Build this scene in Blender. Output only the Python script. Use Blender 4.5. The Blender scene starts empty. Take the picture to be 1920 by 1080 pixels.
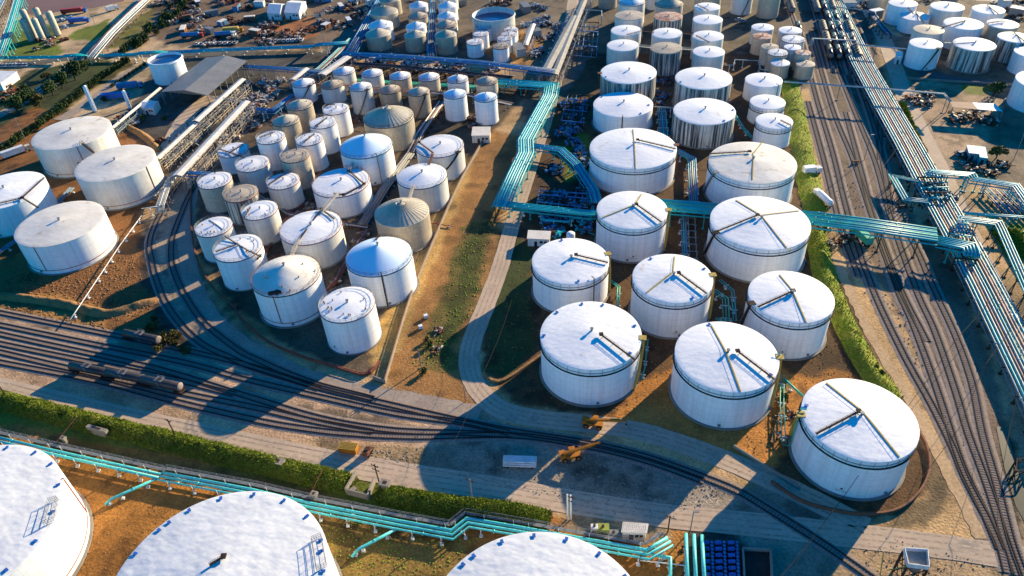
import bpy, bmesh, math, random
import numpy as np
from mathutils import Vector, Matrix, noise as mnoise
from math import sin, cos, pi, atan2, radians, hypot
random.seed(7)
scene = bpy.context.scene
COL = scene.collection
# ------------------------------------------------------------------ camera (solved from the tank ellipses)
F, PITCH, ROLL, H = 1373.88, 0.6784014, -0.0653408, 150.0
cp, sp, cr, sr = cos(PITCH), sin(PITCH), cos(ROLL), sin(ROLL)
def G(u, v, z=0.0):
    """where the sight line of photo point (u, v) meets the level z"""
    a, b = u-960, v-540
    U = cr*a + sr*b; V = -sr*a + cr*b
    dx, dy, dz = U/F, cp - V/F*sp, -sp - V/F*cp
    k = (z-H)/dz
    return Vector((dx*k, dy*k, z))
def P(x, y, z):
    Z = z-H
    zc = y*cp - Z*sp; yc = -(y*sp + Z*cp)
    u, v = F*x/zc, F*yc/zc
    return 960+cr*u-sr*v, 540+sr*u+cr*v
def cam_setup():
    cd = bpy.data.cameras.new('camera'); co = bpy.data.objects.new('camera', cd); COL.objects.link(co)
    cd.sensor_width = 36; cd.lens = F/1920*36; cd.clip_end = 6000; cd.clip_start = 1
    right = Vector((1,0,0)); down = Vector((0,-sp,-cp)); fwd = Vector((0,cp,-sp))
    r2 = cr*right - sr*down; d2 = sr*right + cr*down
    m = Matrix((r2, -d2, -fwd)).transposed().to_4x4()
    m.translation = (0,0,H)
    co.matrix_world = m
    scene.camera = co
cam_setup()
# ------------------------------------------------------------------ light
SUN_AZ, SUN_EL = radians(42), radians(17.0)
w = bpy.data.worlds.new('World'); scene.world = w; w.use_nodes = True
nt = w.node_tree; nt.nodes.clear()
sky = nt.nodes.new('ShaderNodeTexSky'); sky.sky_type = 'NISHITA'; sky.sun_disc = False
sky.sun_elevation = SUN_EL; sky.sun_rotation = pi/2-SUN_AZ
sky.dust_density = 0.3; sky.ozone_density = 3.0
hs = nt.nodes.new('ShaderNodeHueSaturation'); hs.inputs['Saturation'].default_value = 1.5
bg = nt.nodes.new('ShaderNodeBackground'); bg.inputs['Strength'].default_value = 0.11
wo = nt.nodes.new('ShaderNodeOutputWorld')
nt.links.new(sky.outputs[0], hs.inputs['Color']); tint = nt.nodes.new('ShaderNodeMix'); tint.data_type = 'RGBA'; tint.blend_type = 'MULTIPLY'; tint.inputs[0].default_value = 1; tint.inputs[7].default_value = (.03, 1.95, 2.45, 1); nt.links.new(hs.outputs[0], tint.inputs[6]); nt.links.new(tint.outputs[2], bg.inputs[0]); nt.links.new(bg.outputs[0], wo.inputs[0])
sl = bpy.data.lights.new('sun', 'SUN'); sl.energy = 12.0; sl.angle = radians(0.5); sl.color = (1.0, 0.80, 0.50)
so = bpy.data.objects.new('sun', sl); COL.objects.link(so)
so.rotation_euler = Vector((-cos(SUN_AZ)*cos(SUN_EL), -sin(SUN_AZ)*cos(SUN_EL), -sin(SUN_EL))).to_track_quat('-Z', 'Y').to_euler()
scene.view_settings.view_transform = 'Standard'; scene.view_settings.look = 'None'
scene.view_settings.exposure = 0; scene.view_settings.gamma = 1
# ------------------------------------------------------------------ materials
GROUNDS = {'worn_concrete_road','pale_gravel_road','oily_ballast','sandy_track','earth_bank','rank_grass','grass_blades','concrete','grey_asphalt','tarred_sleeper','shrub_leaves','autumn_leaves','bark','grey_roof_sheet','galvanised_steel','orange_paint','ochre_walkway_paint','timber','pale_grey_pipe_paint','pink_lagging'}
def mat(name, c1, c2=None, scale=0.35, rough=0.7, metal=0.0, bump=0.0, bscale=1.0, bdist=0.1, streak=0, streak_col=None, fine=0.12,
        plates=0.0, blotch=None, vary=0.0, spec=0.3, seam=0.0):
    if name in GROUNDS: c1 = tuple(x*.70 for x in c1); c2 = tuple(x*.70 for x in c2) if c2 else None
    if blotch and name in GROUNDS: blotch = (tuple(x*.7 for x in blotch[0]), *blotch[1:])
    m = bpy.data.materials.new(name); m.use_nodes = True
    n = m.node_tree; N = n.nodes; L = n.links
    b = N['Principled BSDF']; b.inputs['Roughness'].default_value = rough; b.inputs['Metallic'].default_value = metal
    b.inputs['Specular IOR Level'].default_value = spec
    geo = N.new('ShaderNodeNewGeometry'); pos = geo.outputs['Position']
    c2 = c2 or tuple(x*0.8 for x in c1)
    def noise_(sc, det=4, vec=None, rgh=.55):
        t = N.new('ShaderNodeTexNoise'); t.inputs['Scale'].default_value = sc; t.inputs['Detail'].default_value = det
        t.inputs['Roughness'].default_value = rgh
        L.new(vec or pos, t.inputs['Vector']); return t.outputs['Fac']
    def ramp(fac, a, bb):
        r = N.new('ShaderNodeMapRange'); r.inputs[1].default_value = a; r.inputs[2].default_value = bb; r.clamp = True
        L.new(fac, r.inputs[0]); return r.outputs[0]
    def mix(fac, A, B, mode='MIX', k=None):
        x = N.new('ShaderNodeMix'); x.data_type = 'RGBA'; x.blend_type = mode
        if fac is None: x.inputs[0].default_value = k
        elif k is not None:
            mm = N.new('ShaderNodeMath'); mm.operation = 'MULTIPLY'; mm.inputs[1].default_value = k; L.new(fac, mm.inputs[0]); L.new(mm.outputs[0], x.inputs[0])
        else: L.new(fac, x.inputs[0])
        for s, q in ((6, A), (7, B)):
            if isinstance(q, tuple): x.inputs[s].default_value = (*q[:3], 1)
            else: L.new(q, x.inputs[s])
        return x.outputs[2]
    col = mix(ramp(noise_(scale), .35, .65), tuple(c1), tuple(c2))
    if fine: col = mix(ramp(noise_(scale*9, 3), .35, .65), col, (1-fine*2.2,)*3, 'MULTIPLY', 1.0)
    if blotch: col = mix(ramp(noise_(blotch[1], 5), blotch[2], blotch[2]+.12), col, blotch[0])
    if streak:
        mp = N.new('ShaderNodeMapping'); mp.inputs['Scale'].default_value = (1, 1, .035); L.new(pos, mp.inputs[0])
        s = ramp(noise_(1.1, 6, mp.outputs[0], .65), .44 if streak < .5 else .42, .70 if streak < .5 else .56)
        col = mix(s, col, streak_col or (.12, .10, .08), 'MIX', streak)
    if seam:
        sx = N.new('ShaderNodeSeparateXYZ'); L.new(pos, sx.inputs[0])
        wv = N.new('ShaderNodeMath'); wv.operation = 'PINGPONG'; wv.inputs[1].default_value = 1.2; L.new(sx.outputs[2], wv.inputs[0])
        col = mix(ramp(wv.outputs[0], .06, .0), col, (.3, .3, .32), 'MIX', seam)
    if vary:
        oi = N.new('ShaderNodeObjectInfo'); r = N.new('ShaderNodeMapRange'); r.inputs[3].default_value = 1-vary; r.inputs[4].default_value = 1+vary*.4
        L.new(oi.outputs['Random'], r.inputs[0])
        cb = N.new('ShaderNodeCombineColor'); [L.new(r.outputs[0], cb.inputs[i]) for i in range(3)]
        col = mix(None, col, cb.outputs[0], 'MULTIPLY', 1.0)
    hgt = None
    if bump and plates:
        mp0 = N.new('ShaderNodeMapping'); mp0.inputs['Rotation'].default_value = (0, 0, .6); mp0.inputs['Scale'].default_value = (.9, 1.35, 1); L.new(pos, mp0.inputs[0])
        hgt = noise_(bscale, 1.5, mp0.outputs[0], .4)
    elif bump: hgt = noise_(bscale, 4)
    if plates:
        bt = N.new('ShaderNodeTexBrick'); bt.inputs['Scale'].default_value = 1.0; bt.inputs['Brick Width'].default_value = 3.4
        bt.inputs['Row Height'].default_value = 1.7; bt.inputs['Mortar Size'].default_value = .06; bt.inputs['Mortar Smooth'].default_value = 1.0
        mp = N.new('ShaderNodeMapping'); mp.inputs['Rotation'].default_value = (0, 0, .6); L.new(pos, mp.inputs[0])
        L.new(mp.outputs[0], bt.inputs['Vector'])
        col = mix(bt.outputs['Fac'], col, (.42, .42, .44), 'MIX', .45*plates)
    if hgt is not None:
        bp = N.new('ShaderNodeBump'); bp.inputs['Strength'].default_value = bump; bp.inputs['Distance'].default_value = bdist
        L.new(hgt, bp.inputs['Height']); L.new(bp.outputs[0], b.inputs['Normal'])
    L.new(col, b.inputs['Base Color'])
    return m
W = dict(
 white=mat('white_paint', (.86,.86,.86), (.80,.81,.82), .12, .55, streak=.3, streak_col=(.36,.32,.27), fine=.03, seam=.55, vary=.06),
 white2=mat('aged_white_paint', (.74,.72,.67), (.62,.60,.55), .15, .6, streak=.35, streak_col=(.33,.27,.2), fine=.04, seam=.25, vary=.1),
 streaked=mat('streaked_grey_paint', (.66,.64,.57), (.5,.49,.44), .15, .65, streak=.97, streak_col=(.035,.04,.045), fine=.05),
 cream=mat('cream_paint', (.66,.58,.46), (.55,.47,.36), .15, .6, streak=.3, streak_col=(.3,.22,.14), vary=.12),
 silver=mat('dull_silver_paint', (.60,.51,.38), (.48,.40,.30), .2, .5, .15, streak=.25, streak_col=(.2,.15,.1), vary=.12, spec=.5),
 roof=mat('white_roof_plates', (.80,.79,.77), (.73,.73,.73), .15, .62, bump=.22, bscale=.50, bdist=.40, plates=1, fine=.03, vary=.03, blotch=((.56,.49,.39),.22,.64)),
 roof_shade_blue=mat('white_roof_blue_shade_tint', (.66,.77,.86), (.60,.72,.82), .2, .5, bump=.1, bscale=.6, bdist=.1, fine=.03),  # white dome roofs tinted blue all over, their blue shade put into the colour
 roof_fg=mat('foreground_roof_plates', (.66,.66,.66), (.60,.605,.61), .15, .62, bump=.42, bscale=.42, bdist=.5, plates=1, fine=.03),
 roof_s=mat('small_white_roof', (.80,.79,.77), (.72,.72,.72), .2, .6, bump=.25, bscale=.6, bdist=.18, fine=.05, blotch=((.45,.40,.34),.7,.66), vary=.06),
 roof_cream=mat('stained_roof_plates', (.72,.67,.59), (.63,.575,.49), .15, .62, bump=.3, bscale=.32, bdist=.35, plates=1, fine=.04, blotch=((.42,.33,.22),.25,.62)),
 roof_tan=mat('tan_roof', (.55,.46,.34), (.42,.34,.25), .25, .6, bump=.6, bscale=.8, bdist=.2, blotch=((.2,.14,.1),.6,.64), vary=.12),
 roof_silver=mat('silver_roof', (.62,.53,.39), (.50,.42,.30), .25, .5, .15, bump=.3, bscale=1., bdist=.1, vary=.12, spec=.5),
 roof_rust=mat('rusty_roof', (.60,.56,.50), (.36,.13,.06), .5, .75, blotch=((.33,.11,.04),.4,.5)),
 dark=mat('dark_steel', (.05,.028,.022), (.07,.045,.035), .8, .8, spec=.1),
 grey=mat('galvanised_steel', (.36,.37,.38), (.26,.27,.28), .6, .5, .2),
 steelw=mat('white_steel', (.75,.75,.74), (.62,.62,.6), .6, .55),
 yellow=mat('ochre_walkway_paint', (.80,.56,.12), (.66,.44,.10), .6, .65),
 redpipe=mat('red_pipe_paint', (.30,.055,.045), (.22,.05,.04), .6, .6),
 rust=mat('rusted_steel', (.24,.09,.045), (.14,.06,.04), .8, .8),
 concrete=mat('concrete', (.42,.37,.30), (.33,.29,.24), .4, .9),
 teal=mat('teal_pipe_paint', (.012,.46,.47), (.01,.36,.40), .25, .45, vary=.1),
 teal_l=mat('pale_teal_pipe_paint', (.10,.62,.60), (.08,.50,.50), .25, .45),
 olive=mat('olive_paint', (.30,.34,.06), None, .5, .6),
 green=mat('green_pipe_paint', (.05,.50,.36), (.04,.38,.28), .25, .45),
 bluepipe=mat('blue_grey_pipe_paint', (.07,.24,.46), (.05,.16,.34), .3, .5),
 greypipe=mat('pale_grey_pipe_paint', (.50,.64,.66), (.34,.46,.50), .3, .5),
 pinkpipe=mat('pink_lagging', (.58,.34,.26), (.45,.26,.2), .3, .6),
 blue=mat('blue_paint', (.03,.14,.50), (.02,.10,.36), .5, .5),
 water=mat('pooled_water', (.012,.045,.16), (.012,.035,.12), .2, .15, spec=.6),
 red=mat('red_paint', (.45,.04,.03), None, .5, .5),
 orange=mat('orange_paint', (.75,.28,.02), (.55,.19,.02), .8, .55),
 black=mat('black_rubber', (.02,.02,.02), None, 1, .8),
 wagon=mat('black_wagon_paint', (.028,.03,.040), (.05,.045,.045), .6, .4, vary=.3),
 wagon_end=mat('dusty_wagon_end', (.30,.25,.22), (.18,.14,.12), .6, .6),
 hopper_d=mat('dark_wagon_roof', (.16,.14,.12), (.10,.09,.08), .4, .65, vary=.4),
 hopper=mat('pale_wagon_roof', (.60,.54,.42), (.48,.42,.32), .4, .65, vary=.2),
 canopy=mat('cream_canopy_sheet', (.80,.74,.64), (.70,.64,.55), .3, .6, vary=.08),
 shed=mat('grey_roof_sheet', (.30,.30,.29), (.25,.25,.25), .15, .55, streak=0),
 shedd=mat('brown_roof_sheet', (.26,.11,.07), (.18,.08,.06), .3, .7),
 glass=mat('dark_glass', (.02,.03,.04), None, 1, .1, spec=.8),
 carw=mat('pale_car_paint', (.6,.6,.6), None, 1, .3, vary=.6, spec=.5),
 rail=mat('worn_rail_steel', (.035,.022,.018), (.02,.015,.014), 1.2, .7, 0, spec=.1),
 sleeper=mat('tarred_sleeper', (.24,.17,.125), (.30,.22,.16), 1.5, .9),
 bed=mat('oily_ballast', (.46,.36,.29), (.33,.25,.20), .8, .95, bump=.6, bscale=5, bdist=.1),
 road=mat('worn_concrete_road', (.74,.55,.38), (.62,.46,.32), .08, .9, blotch=((.33,.27,.22),.12,.62), fine=.06),
 asphalt=mat('grey_asphalt', (.17,.16,.15), (.12,.115,.11), .1, .9, fine=.08),
 track_dirt=mat('pale_gravel_road', (.56,.44,.33), (.44,.34,.26), .12, .95, fine=.12, blotch=((.33,.25,.19),.3,.62)),
 rut=mat('wheel_worn_concrete', (.44,.325,.225), (.50,.37,.255), .12, .9, fine=.2),
 grassdk=mat('shaded_grass', (.05,.08,.015), (.08,.08,.02), .3, .95, bump=.8, bscale=2, bdist=.4, fine=.25),
 sandtrack=mat('sandy_track', (.80,.54,.30), (.66,.43,.22), .15, .95, fine=.15),
 grass=mat('grass', (.26,.36,.02), (.36,.34,.04), .25, .95, bump=1, bscale=2.2, bdist=.5, fine=.25, blotch=((.22,.14,.05),.12,.66)),
 grassd=mat('rank_grass', (.17,.25,.02), (.30,.28,.04), .3, .95, bump=1, bscale=2.0, bdist=.6, fine=.25, blotch=((.2,.13,.04),.18,.62)),
 leaf=mat('shrub_leaves', (.045,.10,.015), (.08,.12,.02), 1.2, .8, vary=.4),
 leaf2=mat('grass_blades', (.32,.44,.03), (.28,.32,.04), .8, .9),
 leaf_y=mat('autumn_leaves', (.20,.15,.03), (.12,.11,.02), 1.2, .8, vary=.3),
 bark=mat('bark', (.09,.06,.04), None, 2, .9),
 river=mat('river_water', (.17,.10,.085), (.22,.13,.10), .02, .6, spec=.15, fine=.02),
 creek=mat('creek_water', (.07,.055,.03), (.05,.05,.02), .1, .3, spec=.4),
 berm=mat('earth_bank', (.52,.28,.10), (.38,.20,.08), .3, .95, bump=1, bscale=1.5, bdist=.3, fine=.15),
)
# ------------------------------------------------------------------ mesh helpers
class MB:
    def __init__(s): s.v = []; s.f = []; s.m = []; s.mi = 0
    def add(s, vs, fs):
        k = len(s.v); s.v += [tuple(p) for p in vs]; s.f += [tuple(i+k for i in f) for f in fs]; s.m += [s.mi]*len(fs)
    def box(s, c, d, rz=0, ry=0):
        x, y, z = d[0]/2, d[1]/2, d[2]/2
        M = Matrix.Rotation(rz, 3, 'Z') @ Matrix.Rotation(ry, 3, 'Y'); c = Vector(c)
        vs = [M @ Vector((a*x, b*y, e*z)) + c for e in (-1, 1) for b in (-1, 1) for a in (-1, 1)]
        s.add(vs, [(0,2,3,1),(4,5,7,6),(0,1,5,4),(1,3,7,5),(3,2,6,7),(2,0,4,6)])
    def bar(s, a, b, w, h=None):
        a, b = Vector(a), Vector(b); h = h or w; d = b-a
        if d.length < 1e-5: return
        t = d.normalized(); up = Vector((0,0,1)) if abs(t.z) < .95 else Vector((1,0,0))
        r = t.cross(up).normalized()*w/2; q = r.cross(t).normalized()*h/2
        s.add([a-r-q, a+r-q, a+r+q, a-r+q, b-r-q, b+r-q, b+r+q, b-r+q], [(0,1,2,3),(7,6,5,4),(0,4,5,1),(1,5,6,2),(2,6,7,3),(3,7,4,0)])
    def tube(s, pts, r, n=8, caps=True, closed=False):
        pts = [Vector(p) for p in pts]; m = len(pts); rings = []
        for i, p in enumerate(pts):
            if closed: a, b = pts[i-1], pts[(i+1) % m]
            else: a, b = pts[max(i-1, 0)], pts[min(i+1, m-1)]
            t = (b-a).normalized()
            k = 1.0
            if 0 < i < m-1 or closed:
                t1 = (p-a).normalized(); t2 = (b-p).normalized(); c = max(.35, (t1.dot(t2)+1)/2)**.5; k = 1/c if c > .6 else 1.4
            up = Vector((0,0,1)) if abs(t.z) < .9 else Vector((0,1,0))
            x = t.cross(up).normalized(); y = x.cross(t).normalized()
            rings.append([p + x*(cos(2*pi*j/n)*r*min(k, 1.4)) + y*(sin(2*pi*j/n)*r) for j in range(n)])
        vs = [q for rg in rings for q in rg]; fs = []
        for i in range(m if closed else m-1):
            i2 = (i+1) % m
            for j in range(n): fs.append((i*n+j, i*n+(j+1) % n, i2*n+(j+1) % n, i2*n+j))
        if caps and not closed: fs += [tuple(range(n))[::-1], tuple((m-1)*n+j for j in range(n))]
        s.add(vs, fs)
    def cyl(s, c, r, h, n=16, r2=None, top=True, bottom=False):
        r2 = r if r2 is None else r2; x, y, z = c
        vs = [(x+cos(2*pi*j/n)*r, y+sin(2*pi*j/n)*r, z) for j in range(n)] + [(x+cos(2*pi*j/n)*r2, y+sin(2*pi*j/n)*r2, z+h) for j in range(n)]
        fs = [(j, (j+1) % n, n+(j+1) % n, n+j) for j in range(n)]
        if top: fs.append(tuple(n+j for j in range(n)))
        if bottom: fs.append(tuple(range(n))[::-1])
        s.add(vs, fs)
    def lathe(s, c, prof, n=48):
        x, y, z = c; vs = []; fs = []
        for (r, q) in prof: vs += [(x+cos(2*pi*j/n)*r, y+sin(2*pi*j/n)*r, z+q) for j in range(n)]
        for i in range(len(prof)-1):
            for j in range(n): fs.append((i*n+j, i*n+(j+1) % n, (i+1)*n+(j+1) % n, (i+1)*n+j))
        s.add(vs, fs)
    def poly(s, pts, z0, z1):
        n = len(pts); a = sum(pts[i][0]*pts[(i+1) % n][1]-pts[(i+1) % n][0]*pts[i][1] for i in range(n))
        if a < 0: pts = pts[::-1]
        vs = [(p[0], p[1], z0) for p in pts]+[(p[0], p[1], z1) for p in pts]
        s.add(vs, [tuple(range(n, 2*n))]+[(i, (i+1) % n, n+(i+1) % n, n+i) for i in range(n)])
    def build(s, name, m, parent=None, smooth=False, kind=None, origin=None):
        ms = m if isinstance(m, (list, tuple)) else [m]
        ms = [W[k] if isinstance(k, str) else k for k in ms]
        o = wl(parent) if parent else (Vector(origin) if origin is not None else Vector((0,0,0)))
        me = bpy.data.meshes.new(name)
        me.from_pydata([(p[0]-o.x, p[1]-o.y, p[2]-o.z) for p in s.v], [], s.f)
        for k in ms: me.materials.append(k)
        if len(ms) > 1: me.polygons.foreach_set('material_index', s.m)
        if smooth: me.polygons.foreach_set('use_smooth', [True]*len(s.f))
        me.update()
        ob = bpy.data.objects.new(name, me); COL.objects.link(ob)
        if parent: ob.parent = parent
        else: ob.location = o
        if kind: ob['kind'] = kind
        return ob
def wl(o):
    v = Vector((0,0,0))
    while o is not None: v += o.location; o = o.parent
    return v
def tag(o, label=None, cat=None, group=None, kind=None):
    if label: o['label'] = label
    if cat: o['category'] = cat
    if group: o['group'] = group
    if kind: o['kind'] = kind
    return o
def empty(name, loc, label=None, cat=None, group=None):
    o = bpy.data.objects.new(name, None); COL.objects.link(o); o.location = loc
    return tag(o, label, cat, group)
def copy_tree(o, parent=None):
    c = o.copy(); COL.objects.link(c); c.parent = parent
    for ch in list(o.children): copy_tree(ch, c)
    return c
def smooth_path(pts, step=2.0):
    """Catmull-Rom through the points, resampled"""
    P_ = [Vector(p) for p in pts]
    if len(P_) == 2: dense = [P_[0].lerp(P_[1], i/40) for i in range(41)]
    else:
        Q = [2*P_[0]-P_[1]]+P_+[2*P_[-1]-P_[-2]]; dense = []
        for i in range(1, len(Q)-2):
            a, b, c, d = Q[i-1:i+3]
            for k in range(24):
                t = k/24
                dense.append(.5*((2*b)+(c-a)*t+(2*a-5*b+4*c-d)*t*t+(3*b-a-3*c+d)*t**3))
        dense.append(P_[-1])
    out = [dense[0]]; acc = 0
    for i in range(1, len(dense)):
        seg = (dense[i]-dense[i-1]).length
        while acc+seg >= step:
            k = (step-acc)/seg; q = dense[i-1].lerp(dense[i], k); out.append(q)
            dense[i-1] = q; seg = (dense[i]-q).length; acc = 0
        acc += seg
    out.append(dense[-1]); return out
def offset_path(pts, d):
    out = []
    for i, p in enumerate(pts):
        a = pts[max(i-1, 0)]; b = pts[min(i+1, len(pts)-1)]
        t1 = (p-a) if i else (b-p); t2 = (b-p) if i < len(pts)-1 else t1
        t1 = Vector((t1.x, t1.y)).normalized() if Vector((t1.x,t1.y)).length > 1e-6 else None
        t2 = Vector((t2.x, t2.y)).normalized() if Vector((t2.x,t2.y)).length > 1e-6 else t1
        if t1 is None: t1 = t2
        if t1 is None: out.append(p.copy()); continue
        t = (t1+t2); t = t.normalized() if t.length > 1e-3 else t1
        k = 1/max(.5, t.dot(t1)); out.append(p+Vector((-t.y, t.x, 0))*d*k)
    return out
def px(pts, z=0): return [G(u, v, z) for u, v in pts]
# ------------------------------------------------------------------ tanks
TH = np.linspace(0, 2*pi, 72, endpoint=False)
def bb(x, y, R, z):
    X = x+R*np.cos(TH); Y = y+R*np.sin(TH); Z = z-H
    zc = Y*cp - Z*sp; yc = -(Y*sp + Z*cp); u, v = F*X/zc, F*yc/zc
    U = 960+cr*u-sr*v; V = 540+sr*u+cr*v
    return U.min(), U.max(), V.min(), V.max()
def solve(uL, uR, mode, v, h=None, vb=None):
    def at(h):
        c = G((uL+uR)/2, v, h); x, y = c.x, c.y; R = (uR-uL)/2/9
        for _ in range(12):
            a = bb(x, y, R, h)
            R *= (uR-uL)/(a[1]-a[0])
            a = bb(x, y, R, h)
            du = (uL+uR)/2-(a[0]+a[1])/2; dv = v-(a[3] if mode == 'f' else a[2])
            u0, v0 = P(x, y, h); q = G(u0+du, v0+dv, h); x, y = q.x, q.y
        return x, y, R
    if h is not None: return (*at(h), h)
    h = 12.0
    for _ in range(6):
        x, y, R = at(h); e = vb-bb(x, y, R, 0)[3]
        x2, y2, R2 = at(h+.5); e2 = vb-bb(x2, y2, R2, 0)[3]
        h = min(22, max(4, h-e*.5/(e2-e)))
    return (*at(h), h)
TANKS = []
def helix(mb, x, y, R, a0, a1, z0, z1, w, n=14, hh=.25):
    pts = [(a0+(a1-a0)*i/n, z0+(z1-z0)*i/n) for i in range(n+1)]
    vs = []
    for a, z in pts:
        for rr in (R+.05, R+.05+w):
            for dz in (0, hh): vs.append((x+cos(a)*rr, y+sin(a)*rr, z+dz))
    fs = []
    for i in range(n):
        b = i*4; c = b+4
        fs += [(b, c, c+1, b+1), (b+2, b+3, c+3, c+2), (b+1, c+1, c+3, b+3), (b, b+2, c+2, c)]
    mb.add(vs, fs)
def tank(spec, label, shell='white', roof='roof_s', kind='flat', feats=(), stair=None, hatches=(), rail=None, redring=False, mark=None,
         group=None, open_=None, name='storage_tank', hatch_n=0, girder=None, pipe=None, vents=1, frames=(), scorch=None):
    x, y, R, h = spec[1:5] if spec[0] == 'at' else solve(*spec[:4], **spec[4])
    rt = empty(name, (x, y, 0), label, 'storage tank', group)
    big = R > 9; N_ = 96 if R > 14 else (72 if R > 9 else 40)
    TANKS.append((x, y, R, h))
    rise = {'flat': .09, 'dome': .41, 'lowdome': .36, 'gentle': .17, 'open': 0}[kind]*R
    mb = MB(); mb.cyl((x, y, 0), R+(.7 if big else .35), .3, N_); mb.build('foundation_ring', 'concrete', rt)
    mb = MB(); nz = 8
    prof = [(R, .3+(h-.3)*i/nz) for i in range(nz+1)]
    mb.lathe((x, y, 0), prof, N_)
    if kind == 'open':
        mb.lathe((x, y, 0), [(R, h), (R-.25, h), (R-.25, h-open_-1)], N_)
    mb.build('shell', shell, rt, smooth=True)
    if kind == 'open':
        mb = MB(); mb.cyl((x, y, h-open_), R-.3, .2, N_); mb.build('floating_roof', 'water', rt)
        mb = MB(); mb.lathe((x, y, h), [(R+.5, -.8), (R+.5, -.65), (R+.02, -.65)], N_); mb.build('wind_girder', shell, rt)
    else:
        nr = 10; prof = []
        for i in range(nr+1):
            t = i/nr
            q = rise*(1-(1-t)**2)**1.0 if kind == 'dome' else (rise*(1-(1-t)**1.25) if kind in ('lowdome', 'gentle') else rise*t)
            if kind == 'dome': q = rise*(1-(1-t)**1.12)
            prof.append((max(R*(1-t), .02), h+q))
        mb = MB(); mb.lathe((x, y, 0), [(R+.06, h-.28), (R+.06, h+.001)]+[(r, q+.02) for r, q in prof], N_)
        mb.build('roof', roof, rt, smooth=True)
        def zr(px_, py_):
            t = 1-min(1, hypot(px_-x, py_-y)/R)
            return h+(rise*(1-(1-t)**1.12) if kind == 'dome' else rise*((1-(1-t)**1.25) if kind in ('lowdome', 'gentle') else t))
        if vents:
            mb = MB(); mb.cyl((x+.3, y, h+rise-.05), .22 if R < 8 else .3, .7 if R < 8 else .8, 10); mb.cyl((x+.3, y, h+rise+(.6 if R < 8 else .7)), .38 if R < 8 else .5, .2, 10)
            mb.build('roof_vent', 'grey', rt)
        for f in feats:
            c, p, q = f[0], G(*f[1], h+.4), G(*f[2], h+.4)
            k = 12; 
            if c == 'd':     # raised dark access bridge with rails
                mb = MB(); a = Vector((p.x, p.y, zr(p.x, p.y)+.55)); b = Vector((q.x, q.y, zr(q.x, q.y)+.55)); wd = .48 if big else .34
                mb.bar(a, b, wd, .2)
                sd = (b-a).cross(Vector((0,0,1))).normalized()*wd/2
                for s_ in (-1, 1):
                    mb.bar(a+sd*s_+Vector((0,0,.45)), b+sd*s_+Vector((0,0,.45)), .05)
                    for i in range(9): e = a.lerp(b, i/8)+sd*s_; mb.bar(e, e+Vector((0,0,.45)), .05)
                for i in range(4): e = a.lerp(b, .05+i*.3); mb.bar(e-Vector((0,0,.55)), e, .12)
                if big: mb.box(a+Vector((0,0,.2)), (1.1,1.1,.4)); 
                mb.build('access_bridge', 'dark', rt)
            else:
                mb = MB(); wd = .34 if big else .26
                prev = None
                for i in range(k+1):
                    e = p.lerp(q, i/k); e.z = zr(e.x, e.y)+.12
                    if prev is not None: mb.bar(prev, e, wd, .14)
                    prev = e
                sd = (q-p).cross(Vector((0,0,1))).normalized()*wd/2
                for i in range(k+1):
                    e = p.lerp(q, i/k)+sd; e.z = zr(e.x, e.y)+.2; mb.bar(e, e+Vector((0,0,.35)), .04)
                e0 = p+sd; e1 = q+sd; e0.z = zr(e0.x, e0.y)+.55; e1.z = zr(e1.x, e1.y)+.55
                mb.bar(e0, e1, .04)
                mb.build('roof_walkway', {'y': 'yellow', 't': 'yellow', 'g': 'grey'}[c], rt)
        for hp in hatches:
            c = G(*hp, h); d = Vector((c.x-x, c.y-y, 0)); d = d.normalized()*min(d.length, R-1.0)
            mb = MB(); cc = (x+d.x, y+d.y, zr(x+d.x, y+d.y)); mb.cyl((cc[0], cc[1], cc[2]-.2), .35, .42, 10); mb.box((cc[0], cc[1], cc[2]+.26), (.95, .65, .1), atan2(d.y, d.x)); mb.build('roof_hatch', 'blue', rt)
        rs = random.Random(int(x*7+y))
        for i in range(hatch_n):
            a = rs.random()*2*pi; rr = R*rs.uniform(.55, .9); cx_, cy_ = x+cos(a)*rr, y+sin(a)*rr
            mb = MB(); mb.cyl((cx_, cy_, zr(cx_, cy_)-.1), .16, .5, 8); mb.cyl((cx_, cy_, zr(cx_, cy_)+.38), .26, .1, 8); mb.build('roof_nozzle', 'rust' if rs.random() < .5 else 'grey', rt)
    if kind == 'dome' and R > 7 and 'silver' in roof:      # raised radial roof seams
        mb = MB()
        for i in range(36):
            a = i/36*2*pi; tt = [0, .2, .4, .62, .84]; ee = [(x+cos(a)*R*(1-t_), y+sin(a)*R*(1-t_), h+rise*(1-(1-t_)**1.12)+.06) for t_ in tt]; [mb.bar(ee[k_], ee[k_+1], .07, .08) for k_ in range(4)]
        mb.tube([(x+cos(i/24*6.283)*R*.16, y+sin(i/24*6.283)*R*.16, h+rise*(1-.16**1.12)+.06) for i in range(24)], .09, 4, closed=True)
        mb.build('roof_seams', roof, rt)
    if girder if girder is not None else kind == 'big' or 'G' in spec[5:]:
        gz = h-2.3
        mb = MB(); mb.lathe((x, y, gz), [(R, 0), (R+.4, 0), (R+.4, .16), (R, .16)], N_); mb.build('wind_girder', 'dark', rt)
        mb = MB(); mb.lathe((x, y, h-1.35), [(R+.0, -.07), (R+.14, -.07), (R+.14, .07), (R, .07)], N_)
        for i in range(28): a = i/28*2*pi+.1; mb.bar((x+cos(a)*(R+.08), y+sin(a)*(R+.08), gz), (x+cos(a)*(R+.08), y+sin(a)*(R+.08), h-.3), .09)
        mb.build('stiffening_ring', 'grey', rt)
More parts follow.
